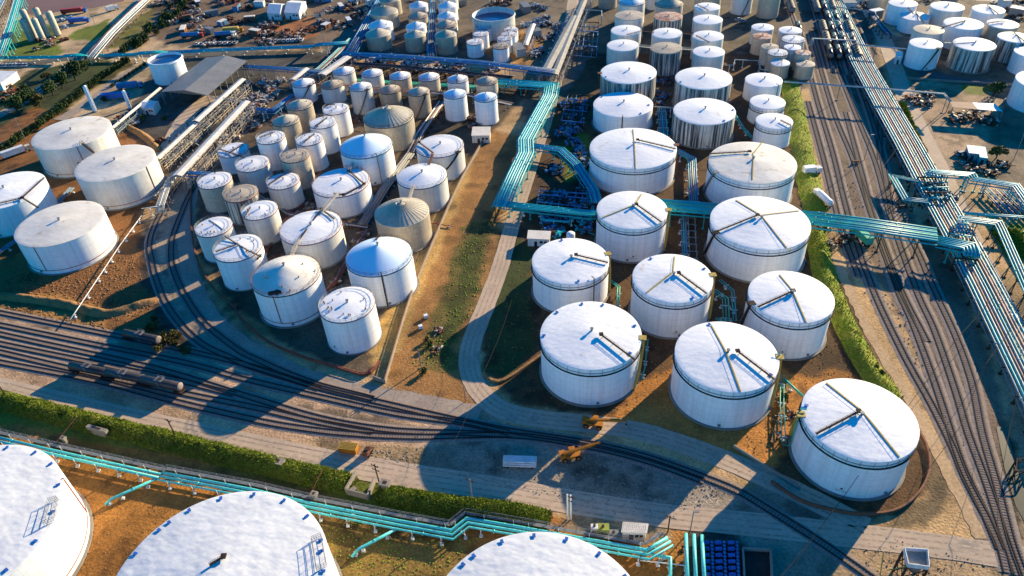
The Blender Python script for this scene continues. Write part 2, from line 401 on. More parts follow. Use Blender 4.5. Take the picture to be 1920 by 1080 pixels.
    if rail:
        mb = MB(); n = 30 if R > 5 else 20; rr = R-.05
        for zz in (.55, 1.1): mb.tube([(x+cos(i/n*2*pi)*rr, y+sin(i/n*2*pi)*rr, h+zz) for i in range(n)], .055 if R < 9 else .05, 4, closed=True)
        for i in range(n): a = i/n*2*pi; mb.bar((x+cos(a)*rr, y+sin(a)*rr, h), (x+cos(a)*rr, y+sin(a)*rr, h+1.1), .08)
        mb.build('rim_railing', rail if isinstance(rail, str) else 'rust', rt)
        mb = MB(); mb.lathe((x, y, h), [(R+.05, -.35), (R+.22, -.35), (R+.22, -.1), (R+.05, -.1)], N_); mb.build('rim_angle', 'dark' if kind != 'flat' else 'redpipe', rt)
    if stair:
        a0, a1 = radians(stair[0]), radians(stair[1])
        mb = MB(); helix(mb, x, y, R, a0, a1, .2, h-.1, .85)
        helix(mb, x, y, R+.85, a0, a1, 1.2, h+.9, .06, hh=.07)
        for i in range(15):
            a = a0+(a1-a0)*i/14; z = .2+(h-.3)*i/14; mb.bar((x+cos(a)*(R+.9), y+sin(a)*(R+.9), z), (x+cos(a)*(R+.9), y+sin(a)*(R+.9), z+1.0), .06)
        mb.box((x+cos(a1)*(R+.3), y+sin(a1)*(R+.3), h+.1), (2.0, 1.8, .15), a1)
        mb.build('stairway', 'dark' if stair[2:] == () else stair[2], rt)
    if redring:
        mb = MB(); n = 48; a0 = redring
        mb.lathe((x, y, 1.7), [(R+.02, 0), (R+.16, 0), (R+.16, .16), (R+.02, .16)], 72)
        a = radians(a0); mb.bar((x+cos(a)*(R+.1), y+sin(a)*(R+.1), 1.7), (x+cos(a)*(R+.1), y+sin(a)*(R+.1), h+.2), .2)
        mb.build('sprinkler_pipe', 'redpipe', rt)
    if pipe:
        for ang, m_ in pipe:
            a = radians(ang); mb = MB(); mb.tube([(x+cos(a)*(R-1), y+sin(a)*(R-1), h+.6), (x+cos(a)*(R+.3), y+sin(a)*(R+.3), h+.6), (x+cos(a)*(R+.3), y+sin(a)*(R+.3), .6), (x+cos(a)*(R+2), y+sin(a)*(R+2), .6)], .16, 6)
            mb.build('feed_pipe', m_, rt)
    for fr in frames:       # railed working platform lying along the rim
        q = [G(u, v, h+.6) for u, v in fr]; mb = MB()
        for zz in (0, .55, 1.1):
            for i in range(4): mb.bar(q[i]+Vector((0,0,zz)), q[(i+1) % 4]+Vector((0,0,zz)), .055)
        for i in range(4):
            for k in range(4): e = q[i].lerp(q[(i+1) % 4], k/4); mb.bar(e-Vector((0,0,.5)), e+Vector((0,0,1.1)), .055)
        mb.build('rim_platform', 'grey', rt)
    if scorch:
        c = G(*scorch, h+.3); mb = MB(); rs = random.Random(3)
        pts = [(c.x+cos(i/14*6.283)*2.6*rs.uniform(.5,1.2), c.y+sin(i/14*6.283)*1.0*rs.uniform(.6,1.2)) for i in range(14)]
        mb.add([(a, b, zr(a, b)+.06) for a, b in pts]+[(c.x, c.y, zr(c.x, c.y)+.07)], [(i, (i+1) % 14, 14) for i in range(14)]); mb.build('scorch_stain', 'dark', rt)
    if mark:
        a = radians(mark); mb = MB(); t = Vector((-sin(a), cos(a), 0)); c = Vector((x, y, 0))+Vector((cos(a), sin(a), 0))*(R+.09)
        mb.add([c+t*.35+Vector((0,0,2.6)), c+Vector((0,0,3.05)), c-t*.35+Vector((0,0,2.6)), c+Vector((0,0,2.25))], [(0,1,2,3)])
        for i in range(6): e = c+t*(-1.05+i*.42); mb.bar(e+Vector((0,0,1.75)), e+Vector((0,0,1.98)), .22, .05)
        mb.build('stencilled_marking', 'dark', rt)
    # manhole and bottom nozzle
    if R > 7:
        a = radians(-90+((x*3) % 40-20)); mb = MB(); c = Vector((x+cos(a)*(R+.1), y+sin(a)*(R+.1), 1.2)); mb.tube([c, c+Vector((cos(a)*.25, sin(a)*.25, 0))], .42, 12); mb.build('manhole', 'grey', rt)
    return rt
gR = 'large white tanks of the right-hand basin'
BG = dict(shell='white', roof='roof', kind='flat', girder=True, group=gR)
def T(*a, **k): return tank(*a, **k)
S = lambda uL, uR, m, v, h=None, b=None: (uL, uR, m, v, dict(h=h, vb=b))
T(S(1503,1724,'f',867,b=936), 'largest white tank, nearest the lower right corner, alone inside a round rust-red kerb', feats=[('y',(1550,717),(1613,773)),('y',(1613,773),(1687,855)),('d',(1608,778),(1530,814))], mark=-118, stair=(150,170,'yellow'), pipe=[(165,'green')], hatches=[(1506,760)], **BG)
T(S(1265.5,1461,'f',736,b=804), 'white tank with an ochre walkway right across its roof, teal pipes at its right side', feats=[('y',(1334,609),(1361,665)),('y',(1361,665),(1389,732)),('d',(1382,664),(1452,712))], hatches=[(1328,606),(1448,705)], stair=(-30,-8,'yellow'), pipe=[(-6,'teal')], **BG)
T(S(1013,1203,'f',693.7,b=761), 'white tank with a dark bridge to its right rim, just above the yellow crane', feats=[('d',(1127,633),(1190,675))], hatches=[(1190,612),(1130,573),(1091,571),(1042,585),(1016,630),(1183,664)], stair=(-40,-12,'yellow'), **BG)
T(S(1186,1337,'f',568,b=634.5), 'mid-sized white tank with one ochre and one dark roof arm, centre of the lower basin', feats=[('y',(1265,480),(1262,512)),('t',(1262,514),(1212,548)),('d',(1272,517),(1325,551))], mark=-92, hatches=[(1218,484),(1320,505),(1300,560)], stair=(-20,0,'yellow'), **BG)
T(S(1403,1565,'f',606,b=674), 'white tank beside the grass bank, its ochre walkway crossing from top to lower edge', feats=[('y',(1462,515),(1482,543)),('y',(1482,543),(1513,604)),('d',(1486,551),(1421,576))], mark=-110, stair=(170,190,'dark'), **BG)
T(S(997.5,1141.7,'f',533,b=590), 'white tank with a short dark bridge to its right rim, beside the small flat-roofed cabin', feats=[('d',(1080,483),(1140,493))], hatches=[(1052,449),(1085,529)], stair=(-10,10,'yellow'), pipe=[(-60,'grey')], **BG)
T(S(1119,1251.7,'f',430,b=492.5), 'white tank with three roof arms, in front of the blue pipe manifold', feats=[('y',(1203,364),(1191,386)),('t',(1190,388),(1129,407)),('d',(1193,388),(1240,417))], mark=-95, stair=(-30,-8,'yellow'), **BG)
T(S(1331.7,1520.5,'f',469,b=531), 'wide white tank where the long teal pipe bridge starts, dark bridge to its left rim', feats=[('y',(1380,375),(1425,408)),('y',(1425,408),(1480,468)),('t',(1427,408),(1498,394)),('d',(1419,410),(1335,438))], stair=(175,196,'dark'), **BG)
T(S(1105.7,1268.7,'f',317.5,b=368), 'wide white tank with an ochre walkway down its middle, right of the diagonal teal pipes', feats=[('y',(1187,242),(1192,315)),('d',(1195,268),(1267,280))], stair=(-20,0,'rust'), **BG)
T(S(1328.7,1494.5,'f',345,h=13), 'cream-roofed wide tank with a straight dark bridge to its left rim', **{**BG, 'roof':'roof_cream'}, feats=[('y',(1412,289),(1411,336)),('y',(1414,288),(1431,263)),('d',(1405,289),(1329,289))], stair=(175,200,'grey'))
gM = 'wide plain-roofed tanks behind the large ones'
T(S(1112.5,1224.5,'f',220.5,b=256), 'clean white tank with a plain roof, directly left of the black-streaked tank', roof='roof', hatches=[(1122,180),(1216,198),(1204,215)], pipe=[(-100,'dark')], group=gM)
T(S(1262.5,1379.5,'f',234,b=279), 'tank with heavy black streaks down its grey shell, in front of a similar one', shell='streaked', roof='roof', hatches=[(1377,207),(1360,228)], group=gM)
T(S(1126,1231,'f',157,h=12), 'wide tank with green-black streaked shell in the left column, behind the clean white one', shell='streaked', roof='roof', hatches=[(1135,145),(1225,148)], group=gM, stair=(150,175,'rust'))
T(S(1266,1373,'f',168,h=12), 'wide streaked tank in the right column, behind the black-streaked grey one', shell='streaked', roof='roof', group=gM, hatches=[(1273,155)])
gS = 'small white tanks beside the right grass bank'
T(S(1397,1467.5,'f',164,b=196), 'small white tank, rearmost of three beside the right grass bank', roof='roof_s', group=gS, pipe=[(-60,'grey')])
T(S(1406,1473,'f',205,b=238), 'small white tank, middle of three beside the right grass bank', roof='roof_s', group=gS, girder=True)
T(S(1417,1487,'f',242,b=281), 'small white tank, front of three beside the right grass bank, with a dark roof bar', roof='roof_s', group=gS, feats=[('d',(1463,228),(1483,236))], girder=True)
# three columns of mid tanks behind
gC = 'three columns of tanks behind the wide ones'
for i, (l, r, f) in enumerate([(1138,1198,96),(1145.5,1202.5,67),(1153,1207.5,38),(1160,1209.5,11)]):
    T(S(l,r,'f',f,h=11.4), ['white tank with pale blue-white roof, front of the left column behind the streaked tanks','white tank second from the front of the left column behind the streaked tanks','cream-topped tank third from the front of the left column behind the streaked tanks','blue-shadowed dished tank at the far end of the left column'][i], shell='white2', roof=['roof_s','roof_s','roof_tan','roof_s'][i], kind='flat' if i < 3 else 'dome', group=gC, feats=[[],[('d',(1175,66),(1198,60))],[],[]][i], rail=None if i < 3 else 'dark')
for i, (l, r, f) in enumerate([(1219,1279,101),(1222,1279.5,72.5),(1226,1280,40),(1228,1281,15)]):
    T(S(l,r,'f',f,h=11.4 if i else None,b=None if i else 143), ['tank with tan rust-stained roof and dirty shell, front of the middle column','pale tank with two dark walkways on it, second in the middle column','grey tank with red rust-striped roof, third in the middle column','dark-topped tank with black rim at the far end of the middle column'][i], shell=['streaked','white2','streaked','cream'][i], roof=['roof_tan','roof_s','roof_rust','roof_silver'][i], kind='flat' if i < 3 else 'dome', group=gC, rail=None if i < 3 else 'dark')
for i, (l, r, f) in enumerate([(1299,1359,108),(1298,1357,78),(1299,1355,46),(1302,1350.5,20.5)]):
    T(S(l,r,'f',f,h=11.4), ['white tank with clean roof, front of the right column behind the streaked tanks','white tank with a dark frame on its roof, second in the right column','white tank third in the right column behind the streaked tanks','white tank fourth in the right column, dark bar across its roof'][i], shell='white2', roof='roof_s', group=gC, feats=[[],[('d',(1305,68),(1330,80))],[],[('d',(1307,10),(1328,20))]][i])
T(S(1304,1354,'f',-8,h=11.4), 'dull silver tank at the far end of the right column', shell='silver', roof='roof_silver', kind='dome', group=gC)
T(S(1374,1414,'f',-12,b=29.5), 'white tank cut by the top edge with a diagonal stair on its shell', shell='white2', group=gC, stair=(-100,-60))
T(S(1424,1466,'f',-8,b=36), 'grey tank cut by the top edge beside the railway sidings', shell='silver', roof='roof_silver', group=gC)
T(S(1122,1157,'f',-10,b=18), 'silver tank cut by the top edge left of the left column', shell='silver', roof='roof_silver', kind='dome', group=gC)
T(S(1214,1236,'f',-14,b=20), 'narrow white tank cut by the top edge between two columns', shell='white2', group=gC)
gF = 'cluster of small tanks beside the railway sidings'
for (l, r, f, b, sh, ro, lb) in [
 (1409,1451,58,None,'white2','roof_s','small white tank at the rear left of the sidings cluster, dark bar on top'),
 (1460,1504,64,None,'white2','roof_s','small white tank at the rear right of the sidings cluster'),
 (1411,1447,74,None,'silver','roof_rust','small tank with orange rusty top in the sidings cluster'),
 (1465,1509.5,81,None,'white2','roof_s','small white tank with dark rim, third from the rear in the sidings cluster'),
 (1427,1460,93,None,'cream','roof_tan','small tan tank in the left middle of the sidings cluster'),
 (1470,1502,94,None,'white2','roof_s','smallest white tank, in the middle right of the sidings cluster'),
 (1439,1477,105,None,'silver','roof_s','small silver tank with white roof in the front left of the sidings cluster'),
 (1491,1521,104,None,'cream','roof_rust','small rusty-topped tan tank at the right edge of the sidings cluster'),
 (1445,1481,124,150,'silver','roof_s','front left silver tank of the sidings cluster'),
 (1492.5,1528,126,151,'silver','roof_tan','front right silver tank of the sidings cluster')]:
    T(S(l,r,'f',f,h=None if b else 8.5,b=b), lb, shell=sh, roof=ro, group=gF, rail='dark' if l in (1465,1439) else None)
gG = 'tank group in the upper right corner'
for (l, r, f, b, h, sh, ro, ft, lb) in [
 (1822,1885,27,None,11,'white','roof_s',[('d',(1850,12),(1872,27))],'white tank with dark roof bar at the rear of the upper right group'),
 (1744,1809,22,None,11,'white2','roof_s',[],'tan-sided tank with white roof at the rear of the upper right group'),
 (1666,1721,14,50,None,'white','roof_s',[('d',(1702,15),(1712,26))],'blue-shaded white tank at the rear left of the upper right group'),
 (1687.5,1744,39,65.5,None,'white','roof_s',[('d',(1716,24),(1732,44))],'white tank second from the rear left, dark pipe crossing its roof'),
 (1850,1911,54,None,11,'silver','roof_s',[('d',(1852,44),(1880,42))],'tank with shiny silver shell and white roof in the upper right group'),
 (1769,1845,56,None,10.8,'white','roof_s',[('d',(1768,52),(1806,43))],'wide white tank in the centre of the upper right group'),
 (1712,1771,65,None,11,'white2','roof_tan',[],'cream-roofed tank in the upper right group behind the tall blue-white one'),
 (1870,1935,80,120,None,'streaked','roof_s',[('d',(1900,62),(1920,78))],'streaked pale tank near the right edge of the upper right group'),
 (1787,1868,96,138,None,'streaked','roof_s',[('g',(1788,81),(1828,81))],'wide streaked tank at the front of the upper right group'),
 (1705,1768,92,133,None,'white','roof_s',[],'smooth blue-white tank at the front left of the upper right group'),
 (1901,1975,110,146,None,'white','roof_s',[],'white tank with a dark stair, cut by the right edge in the upper right group'),
 (1904,2030,175,221,None,'white','roof',[],'wide white tank cut by the right edge, in front of the upper right group'),
 (1630,1668,0,20,None,'silver','roof_silver',[],'low grey-green tank at the rear edge of the upper right group')]:
    T(S(l,r,'f',f,h=h,b=b), lb, shell=sh, roof=ro, feats=ft, group=gG, stair=(-110,-70) if l in (1705,1901) else None)
# upper centre
gH = 'domed tanks in the upper centre yard'
for (l, r, f, b, h, sh, ro, lb) in [
 (711,751,5,None,8.6,'silver','roof_silver','silver tank at the rear left of the upper centre yard, cut by the top edge'),
 (694,746,30,None,8.6,'silver','roof_silver','silver domed tank third from the front in the left column of the upper centre yard'),
 (691,736,54,None,8.6,'white','roof_s','white-domed tank second from the front in the left column of the upper centre yard'),
 (685,732,71,97,None,'silver','roof_silver','front silver domed tank of the left column in the upper centre yard'),
 (767,802,15,None,8.6,'white2','roof_s','rear white tank of the middle column in the upper centre yard'),
 (765,802,36,None,8.6,'silver','roof_tan','tan-topped tank third from the front of the middle column in the upper centre yard'),
 (761,799,55,None,8.6,'white','roof_s','white tank second from the front of the middle column in the upper centre yard'),
 (758,798,72,100,None,'silver','roof_silver','front dark silver tank of the middle column in the upper centre yard'),
 (822,858,-4,None,8.6,'white2','roof_tan','rearmost tank of the right column in the upper centre yard'),
 (821,857,16,None,8.6,'white','roof_s','white tank fourth from the front of the right column in the upper centre yard'),
 (820,856,35,None,8.6,'white','roof_s','white tank third from the front of the right column in the upper centre yard'),
 (816,856,53,None,8.6,'cream','roof_tan','tan-domed tank second from the front of the right column in the upper centre yard'),
 (815,856,72,104,None,'silver','roof_silver','front silver tank of the right column in the upper centre yard')]:
    T(S(l,r,'f',f,h=h,b=b), lb, shell=sh, roof=ro, kind='dome', group=gH, hatch_n=4, rail='rust' if ro == 'roof_tan' else None)
T(S(885,965,'f',40,h=11), 'wide open-topped tank with dark blue pooled water inside', kind='open', open_=3.2, shell='white2')
gK = 'slim white tanks linked by rusty walkways'
for (l, r, f, b, h, lb) in [
 (892,922,55,None,7.8,'slim white tank closest to the wide open-topped tank'),
 (938,968,70,None,7.8,'slim white tank at the right rear of the slim group'),
 (886,916,68,None,7.8,'slim white tank behind the front left one of the slim group'),
 (932,960,76,None,7.8,'slim white tank behind the front right one of the slim group'),
 (944,971,60,None,7.8,'slim tall white tank at the far right of the slim group'),
 (874.5,906,84,110,None,'front left tank of the slim white group, blue-shaded'),
 (924,954,92,119,None,'front right tank of the slim white group')]:
    T(S(l,r,'f',f,h=h,b=b), lb, shell='white', roof='roof_s' if l != 924 else 'roof_tan', group=gK, rail='rust', hatch_n=2)
T(S(276,341,'f',121,b=161), 'white open-topped tank with dark blue water inside, beside the grey-roofed shed', kind='open', open_=1.6, shell='white')
# centre basin
gN = 'small rail-topped tanks at the back of the centre basin'
for (l, r, f, b, h, sh, ro, st, lb) in [
 (624,665,141,None,8.6,'white2','roof_s',None,'white tank at the left end of the rear row in the centre basin'),
 (677,717.5,145,None,8.6,'white2','roof_s',None,'white tank second from left of the rear row in the centre basin'),
 (730,770,150,None,8.6,'cream','roof_s',None,'tan-sided tank third from left of the rear row in the centre basin'),
 (784,824,152,182,None,'cream','roof_s',None,'tan-sided tank fourth from left of the rear row in the centre basin'),
 (838,877.5,156,186,None,'white','roof_s',None,'white tank with a dark roof bar, fifth from left of the rear row'),
 (892,933,160,190,None,'cream','roof_tan',None,'tan tank at the right end of the rear row in the centre basin'),
 (547,590,164,196,None,'white','roof_s',(-115,-50),'white tank with a dark diagonal stair, left end of the second row'),
 (601,644,167,197,None,'white2','roof_tan',None,'white tank with a tan roof in the second row'),
 (655,697,171,216,None,'white2','roof_s',(-110,-50),'tall white tank with a dark diagonal stair in the second row'),
 (709.5,750.5,176,None,8.6,'silver','roof_tan',None,'dull silver tank, left of the silver pair in the second row'),
 (764,805,180,222,None,'silver','roof_silver',(-110,-50),'dull silver tank with a dark stair, right of the silver pair'),
 (831,874.5,185,229,None,'white','roof_shade_blue',None,'blue-shaded white tank, left of the front pair above the small plant building'),
 (889,932,191,236,None,'white','roof_shade_blue',None,'blue-shaded white tank, right of the front pair above the small plant building')]:
    T(S(l,r,'f',f,h=h,b=b), lb, shell=sh, roof=ro, kind='lowdome', group=gN, rail='rust', hatch_n=2, stair=st, feats=[('d',(857,143),(857,155))] if l == 838 else ())
gO = 'closely packed tanks of the centre basin'
for (l, r, f, b, h, sh, ro, kd, st, ft, lb) in [
 (537,586,207,None,13,'silver','roof_silver','lowdome',None,[],'silver tank at the rear left of the packed group'),
 (605,654,215,259,None,'white','roof_s','flat',None,[('d',(610,197),(628,198))],'tall white tank with a dark square frame on its roof, rear of the packed group'),
 (510,561,237,None,13.5,'silver','roof_silver','lowdome',None,[],'silver-tan tank left of the tall white pair in the packed group'),
 (580,630,241,291,None,'white','roof_s','flat',None,[('d',(614,222),(592,238))],'tall white tank with a dark bridge running to the tank behind'),
 (480,534,270,321,None,'white','roof_s','flat',None,[('d',(487,259),(512,250))],'white tank with dark bars on its roof, below the silver-tan tank'),
 (554,605,273,324,None,'white','roof_s','flat',None,[('d',(570,268),(590,252))],'white tank with a smooth plain shell left of the blue-topped dome'),
 (407.5,466,295,327,None,'white','roof_s','flat',None,[('d',(410,280),(458,296)),('d',(430,288),(456,272))],'white tank with crossed dark roof bars at the upper left of the packed group'),
 (525,580,305,357.5,None,'cream','roof_tan','flat',None,[],'tan weathered tank with a cluttered roof in the packed group'),
 (441,504,322,366,None,'white2','roof_s','flat',None,[],'pale blue-shaded tank with plain dirty roof, left middle of the packed group'),
 (499.5,561,355,395,None,'white2','roof_s','flat',None,[('d',(503,347),(535,327))],'white tank with one dark bar across its roof, centre of the packed group'),
 (370,434,354,400,None,'cream','roof_s','flat',None,[],'grey-white tank at the left edge of the packed group beside the railway curve'),
 (418,483,379,422,None,'streaked','roof_tan','flat',None,[],'streaked tank with a cluttered tan roof, second column of the packed group'),
 (452.5,520,412,461,None,'white2','roof_s','flat',None,[('d',(458,408),(470,390))],'white tank with rusty specks on its roof, right of the streaked tank'),
 (365.5,435,444,493,None,'white2','roof_s','flat',None,[('g',(392,412),(418,430))],'grey-shaded white tank nearest the curved tracks on the left'),
 (400,491,491,546,None,'white','roof_s','flat',None,[('d',(405,473),(448,461)),('d',(422,444),(466,472)),('d',(466,472),(490,482))],'white tank with long crossing dark bars on its roof, lower left of the packed group')]:
    T(S(l,r,'f',f,h=h,b=b), lb, shell=sh, roof=ro, kind=kd, feats=ft, group=gO, rail='grey' if kd == 'flat' else 'rust', hatch_n=5, stair=st)
gP = 'mid-sized tanks of the centre basin'
T(S(681,775,'f',240,h=11.5), 'wide tan silver-domed tank at the rear of the mid-sized tanks', shell='silver', roof='roof_silver', kind='dome', rail='dark', group=gP)
T(S(637,735,'f',297,b=349.5), 'white tank with a blue-shaded domed roof, left of the long covered pipe trench', shell='white', roof='roof_shade_blue', kind='dome', rail='rust', group=gP, pipe=[(-60,'grey')])
T(S(780,869,'f',295,b=341), 'white tank at the upper right corner of the centre basin, dark stair on its shell', roof='roof_s', shell='white2', rail='dark', group=gP, feats=[('d',(786,268),(812,288))], stair=(-110,-40))
T(S(744,837.5,'f',354,b=401), 'white tank with pale low dome, right of the covered trench and behind the silver-tan dome', shell='white2', roof='roof_s', kind='gentle', group=gP, rail='grey')
T(S(585,692.5,'f',370,b=410), 'white tank with an angled dark bridge on its roof, centre of the basin', shell='white', roof='roof', rail='rust', group=gP, feats=[('d',(654,322),(683,346)),('d',(683,346),(644,366)),('d',(644,366),(626,364))])
T(S(702,804,'f',426,b=475.5), 'silver-tan domed tank with a bare metal ribbed roof', shell='silver', roof='roof_silver', kind='dome', group=gP)
T(S(524,640,'f',459,b=507.5), 'white tank crossed by one long diagonal dark bridge', shell='white2', roof='roof', rail='rust', group=gP, feats=[('d',(603,393),(562,450)),('d',(603,393),(627,412))])
T(S(648,772.5,'f',518,b=576), 'white domed tank with blue shaded roof half, at the front of the centre basin', shell='white', roof='roof_shade_blue', kind='dome', rail='dark', group=gP, feats=[('d',(710,446),(708,462))], pipe=[(-80,'dark')])
T(S(471,600,'f',556,b=614), 'white tank with a black scorch on its cream domed roof, front of the centre basin', shell='white', roof='roof_cream', kind='lowdome', rail='rust', group=gP, redring=-100, hatch_n=8, scorch=(517,550))
T(S(598,702,'f',604.5,b=665.5), 'foremost white tank of the centre basin, flat ribbed roof with a thin mast', shell='white', roof='roof_s', rail='grey', group=gP, hatch_n=14, mark=-125)
# left basin
gL = 'large tanks of the left basin'
T(S(58,208,'f',282,b=334), 'large white tank at the rear of the left basin', shell='white2', roof='roof_cream', group=gL, redring=-60)
T(S(139,291,'f',342,b=394.5), 'large white tank, right-hand one of the left basin', shell='white2', roof='roof_cream', group=gL, redring=-20, pipe=[(175,'dark')])
T(S(-72,86,'f',396,b=446), 'large white tank cut by the left edge with a dark bridge on its rim', shell='white', roof='roof', group=gL, feats=[('d',(-5,384),(42,372)),('d',(42,372),(83,334)),('d',(42,372),(72,390))])
T(S(26,196,'f',464,b=515), 'large cream-roofed tank at the front of the left basin', shell='white', roof='roof_cream', group=gL, redring=-100)

gFg = 'huge flat-roofed white tanks of the foreground'
T(('at',-126.0,97.0,22.7,15.0), 'huge white tank filling the lower left corner, its sunlit shell visible', shell='white', roof='roof_fg', group=gFg, hatches=[(19,833),(71,845),(99,869),(113,909),(103,960),(70,1016),(13,1070)], girder=False, vents=0, frames=[[(93,940),(108,935),(100,975),(82,983)]], redring=30)
T(('at',-62.5,79.5,21.9,15.0), 'huge white tank cut by the bottom edge, left of centre, with a small gauge platform', shell='white', roof='roof_fg', group=gFg, hatches=[(415,928),(352,949),(314,976),(292,989),(248,1037),(478,924),(534,938),(576,969),(603,1014),(609,1072),(602,1035)], girder=False, vents=0, feats=[('d',(424,1052),(398,1068))], frames=[[(585,1012),(602,1004),(612,1058),(594,1069)]])
T(('at',0.5,65.0,21.5,15.0), 'huge white tank cut by the bottom edge near the centre', shell='white', roof='roof_fg', group=gFg, hatches=[(1001,998),(938,1008),(880,1033),(866,1057),(1062,1012),(1127,1034),(1178,1077)], girder=False, vents=0)
# ------------------------------------------------------------------ ground with painted soils
def vnoise(X, Y, sc, seed=0):
    rs = np.random.RandomState(seed); g = rs.rand(256, 256)
    x = X/sc; y = Y/sc; xi = np.floor(x).astype(int); yi = np.floor(y).astype(int); fx = x-xi; fy = y-yi
    fx = fx*fx*(3-2*fx); fy = fy*fy*(3-2*fy); xi &= 255; yi &= 255; x1 = (xi+1) & 255; y1 = (yi+1) & 255
    return g[xi, yi]*(1-fx)*(1-fy)+g[x1, yi]*fx*(1-fy)+g[xi, y1]*(1-fx)*fy+g[x1, y1]*fx*fy
def inside(X, Y, poly):
    r = np.zeros(X.shape, bool); n = len(poly)
    for i in range(n):
        x0, y0 = poly[i][:2]; x1, y1 = poly[(i+1) % n][:2]
        if y0 == y1: continue
        c = (y0 > Y) != (y1 > Y)
        r ^= c & (X < (x1-x0)*(Y-y0)/(y1-y0)+x0)
    return r
SAND=(.74,.50,.28); GRAV=(.70,.48,.33); DIRT=(.32,.145,.05); DARKD=(.17,.095,.045); ORNG=(.62,.32,.10); GRS=(.20,.26,.03); GREY=(.44,.38,.32); YARD=(.27,.195,.15); ASPH=(.19,.18,.175); DGR=(.06,.085,.02); PALE=(.72,.54,.36)
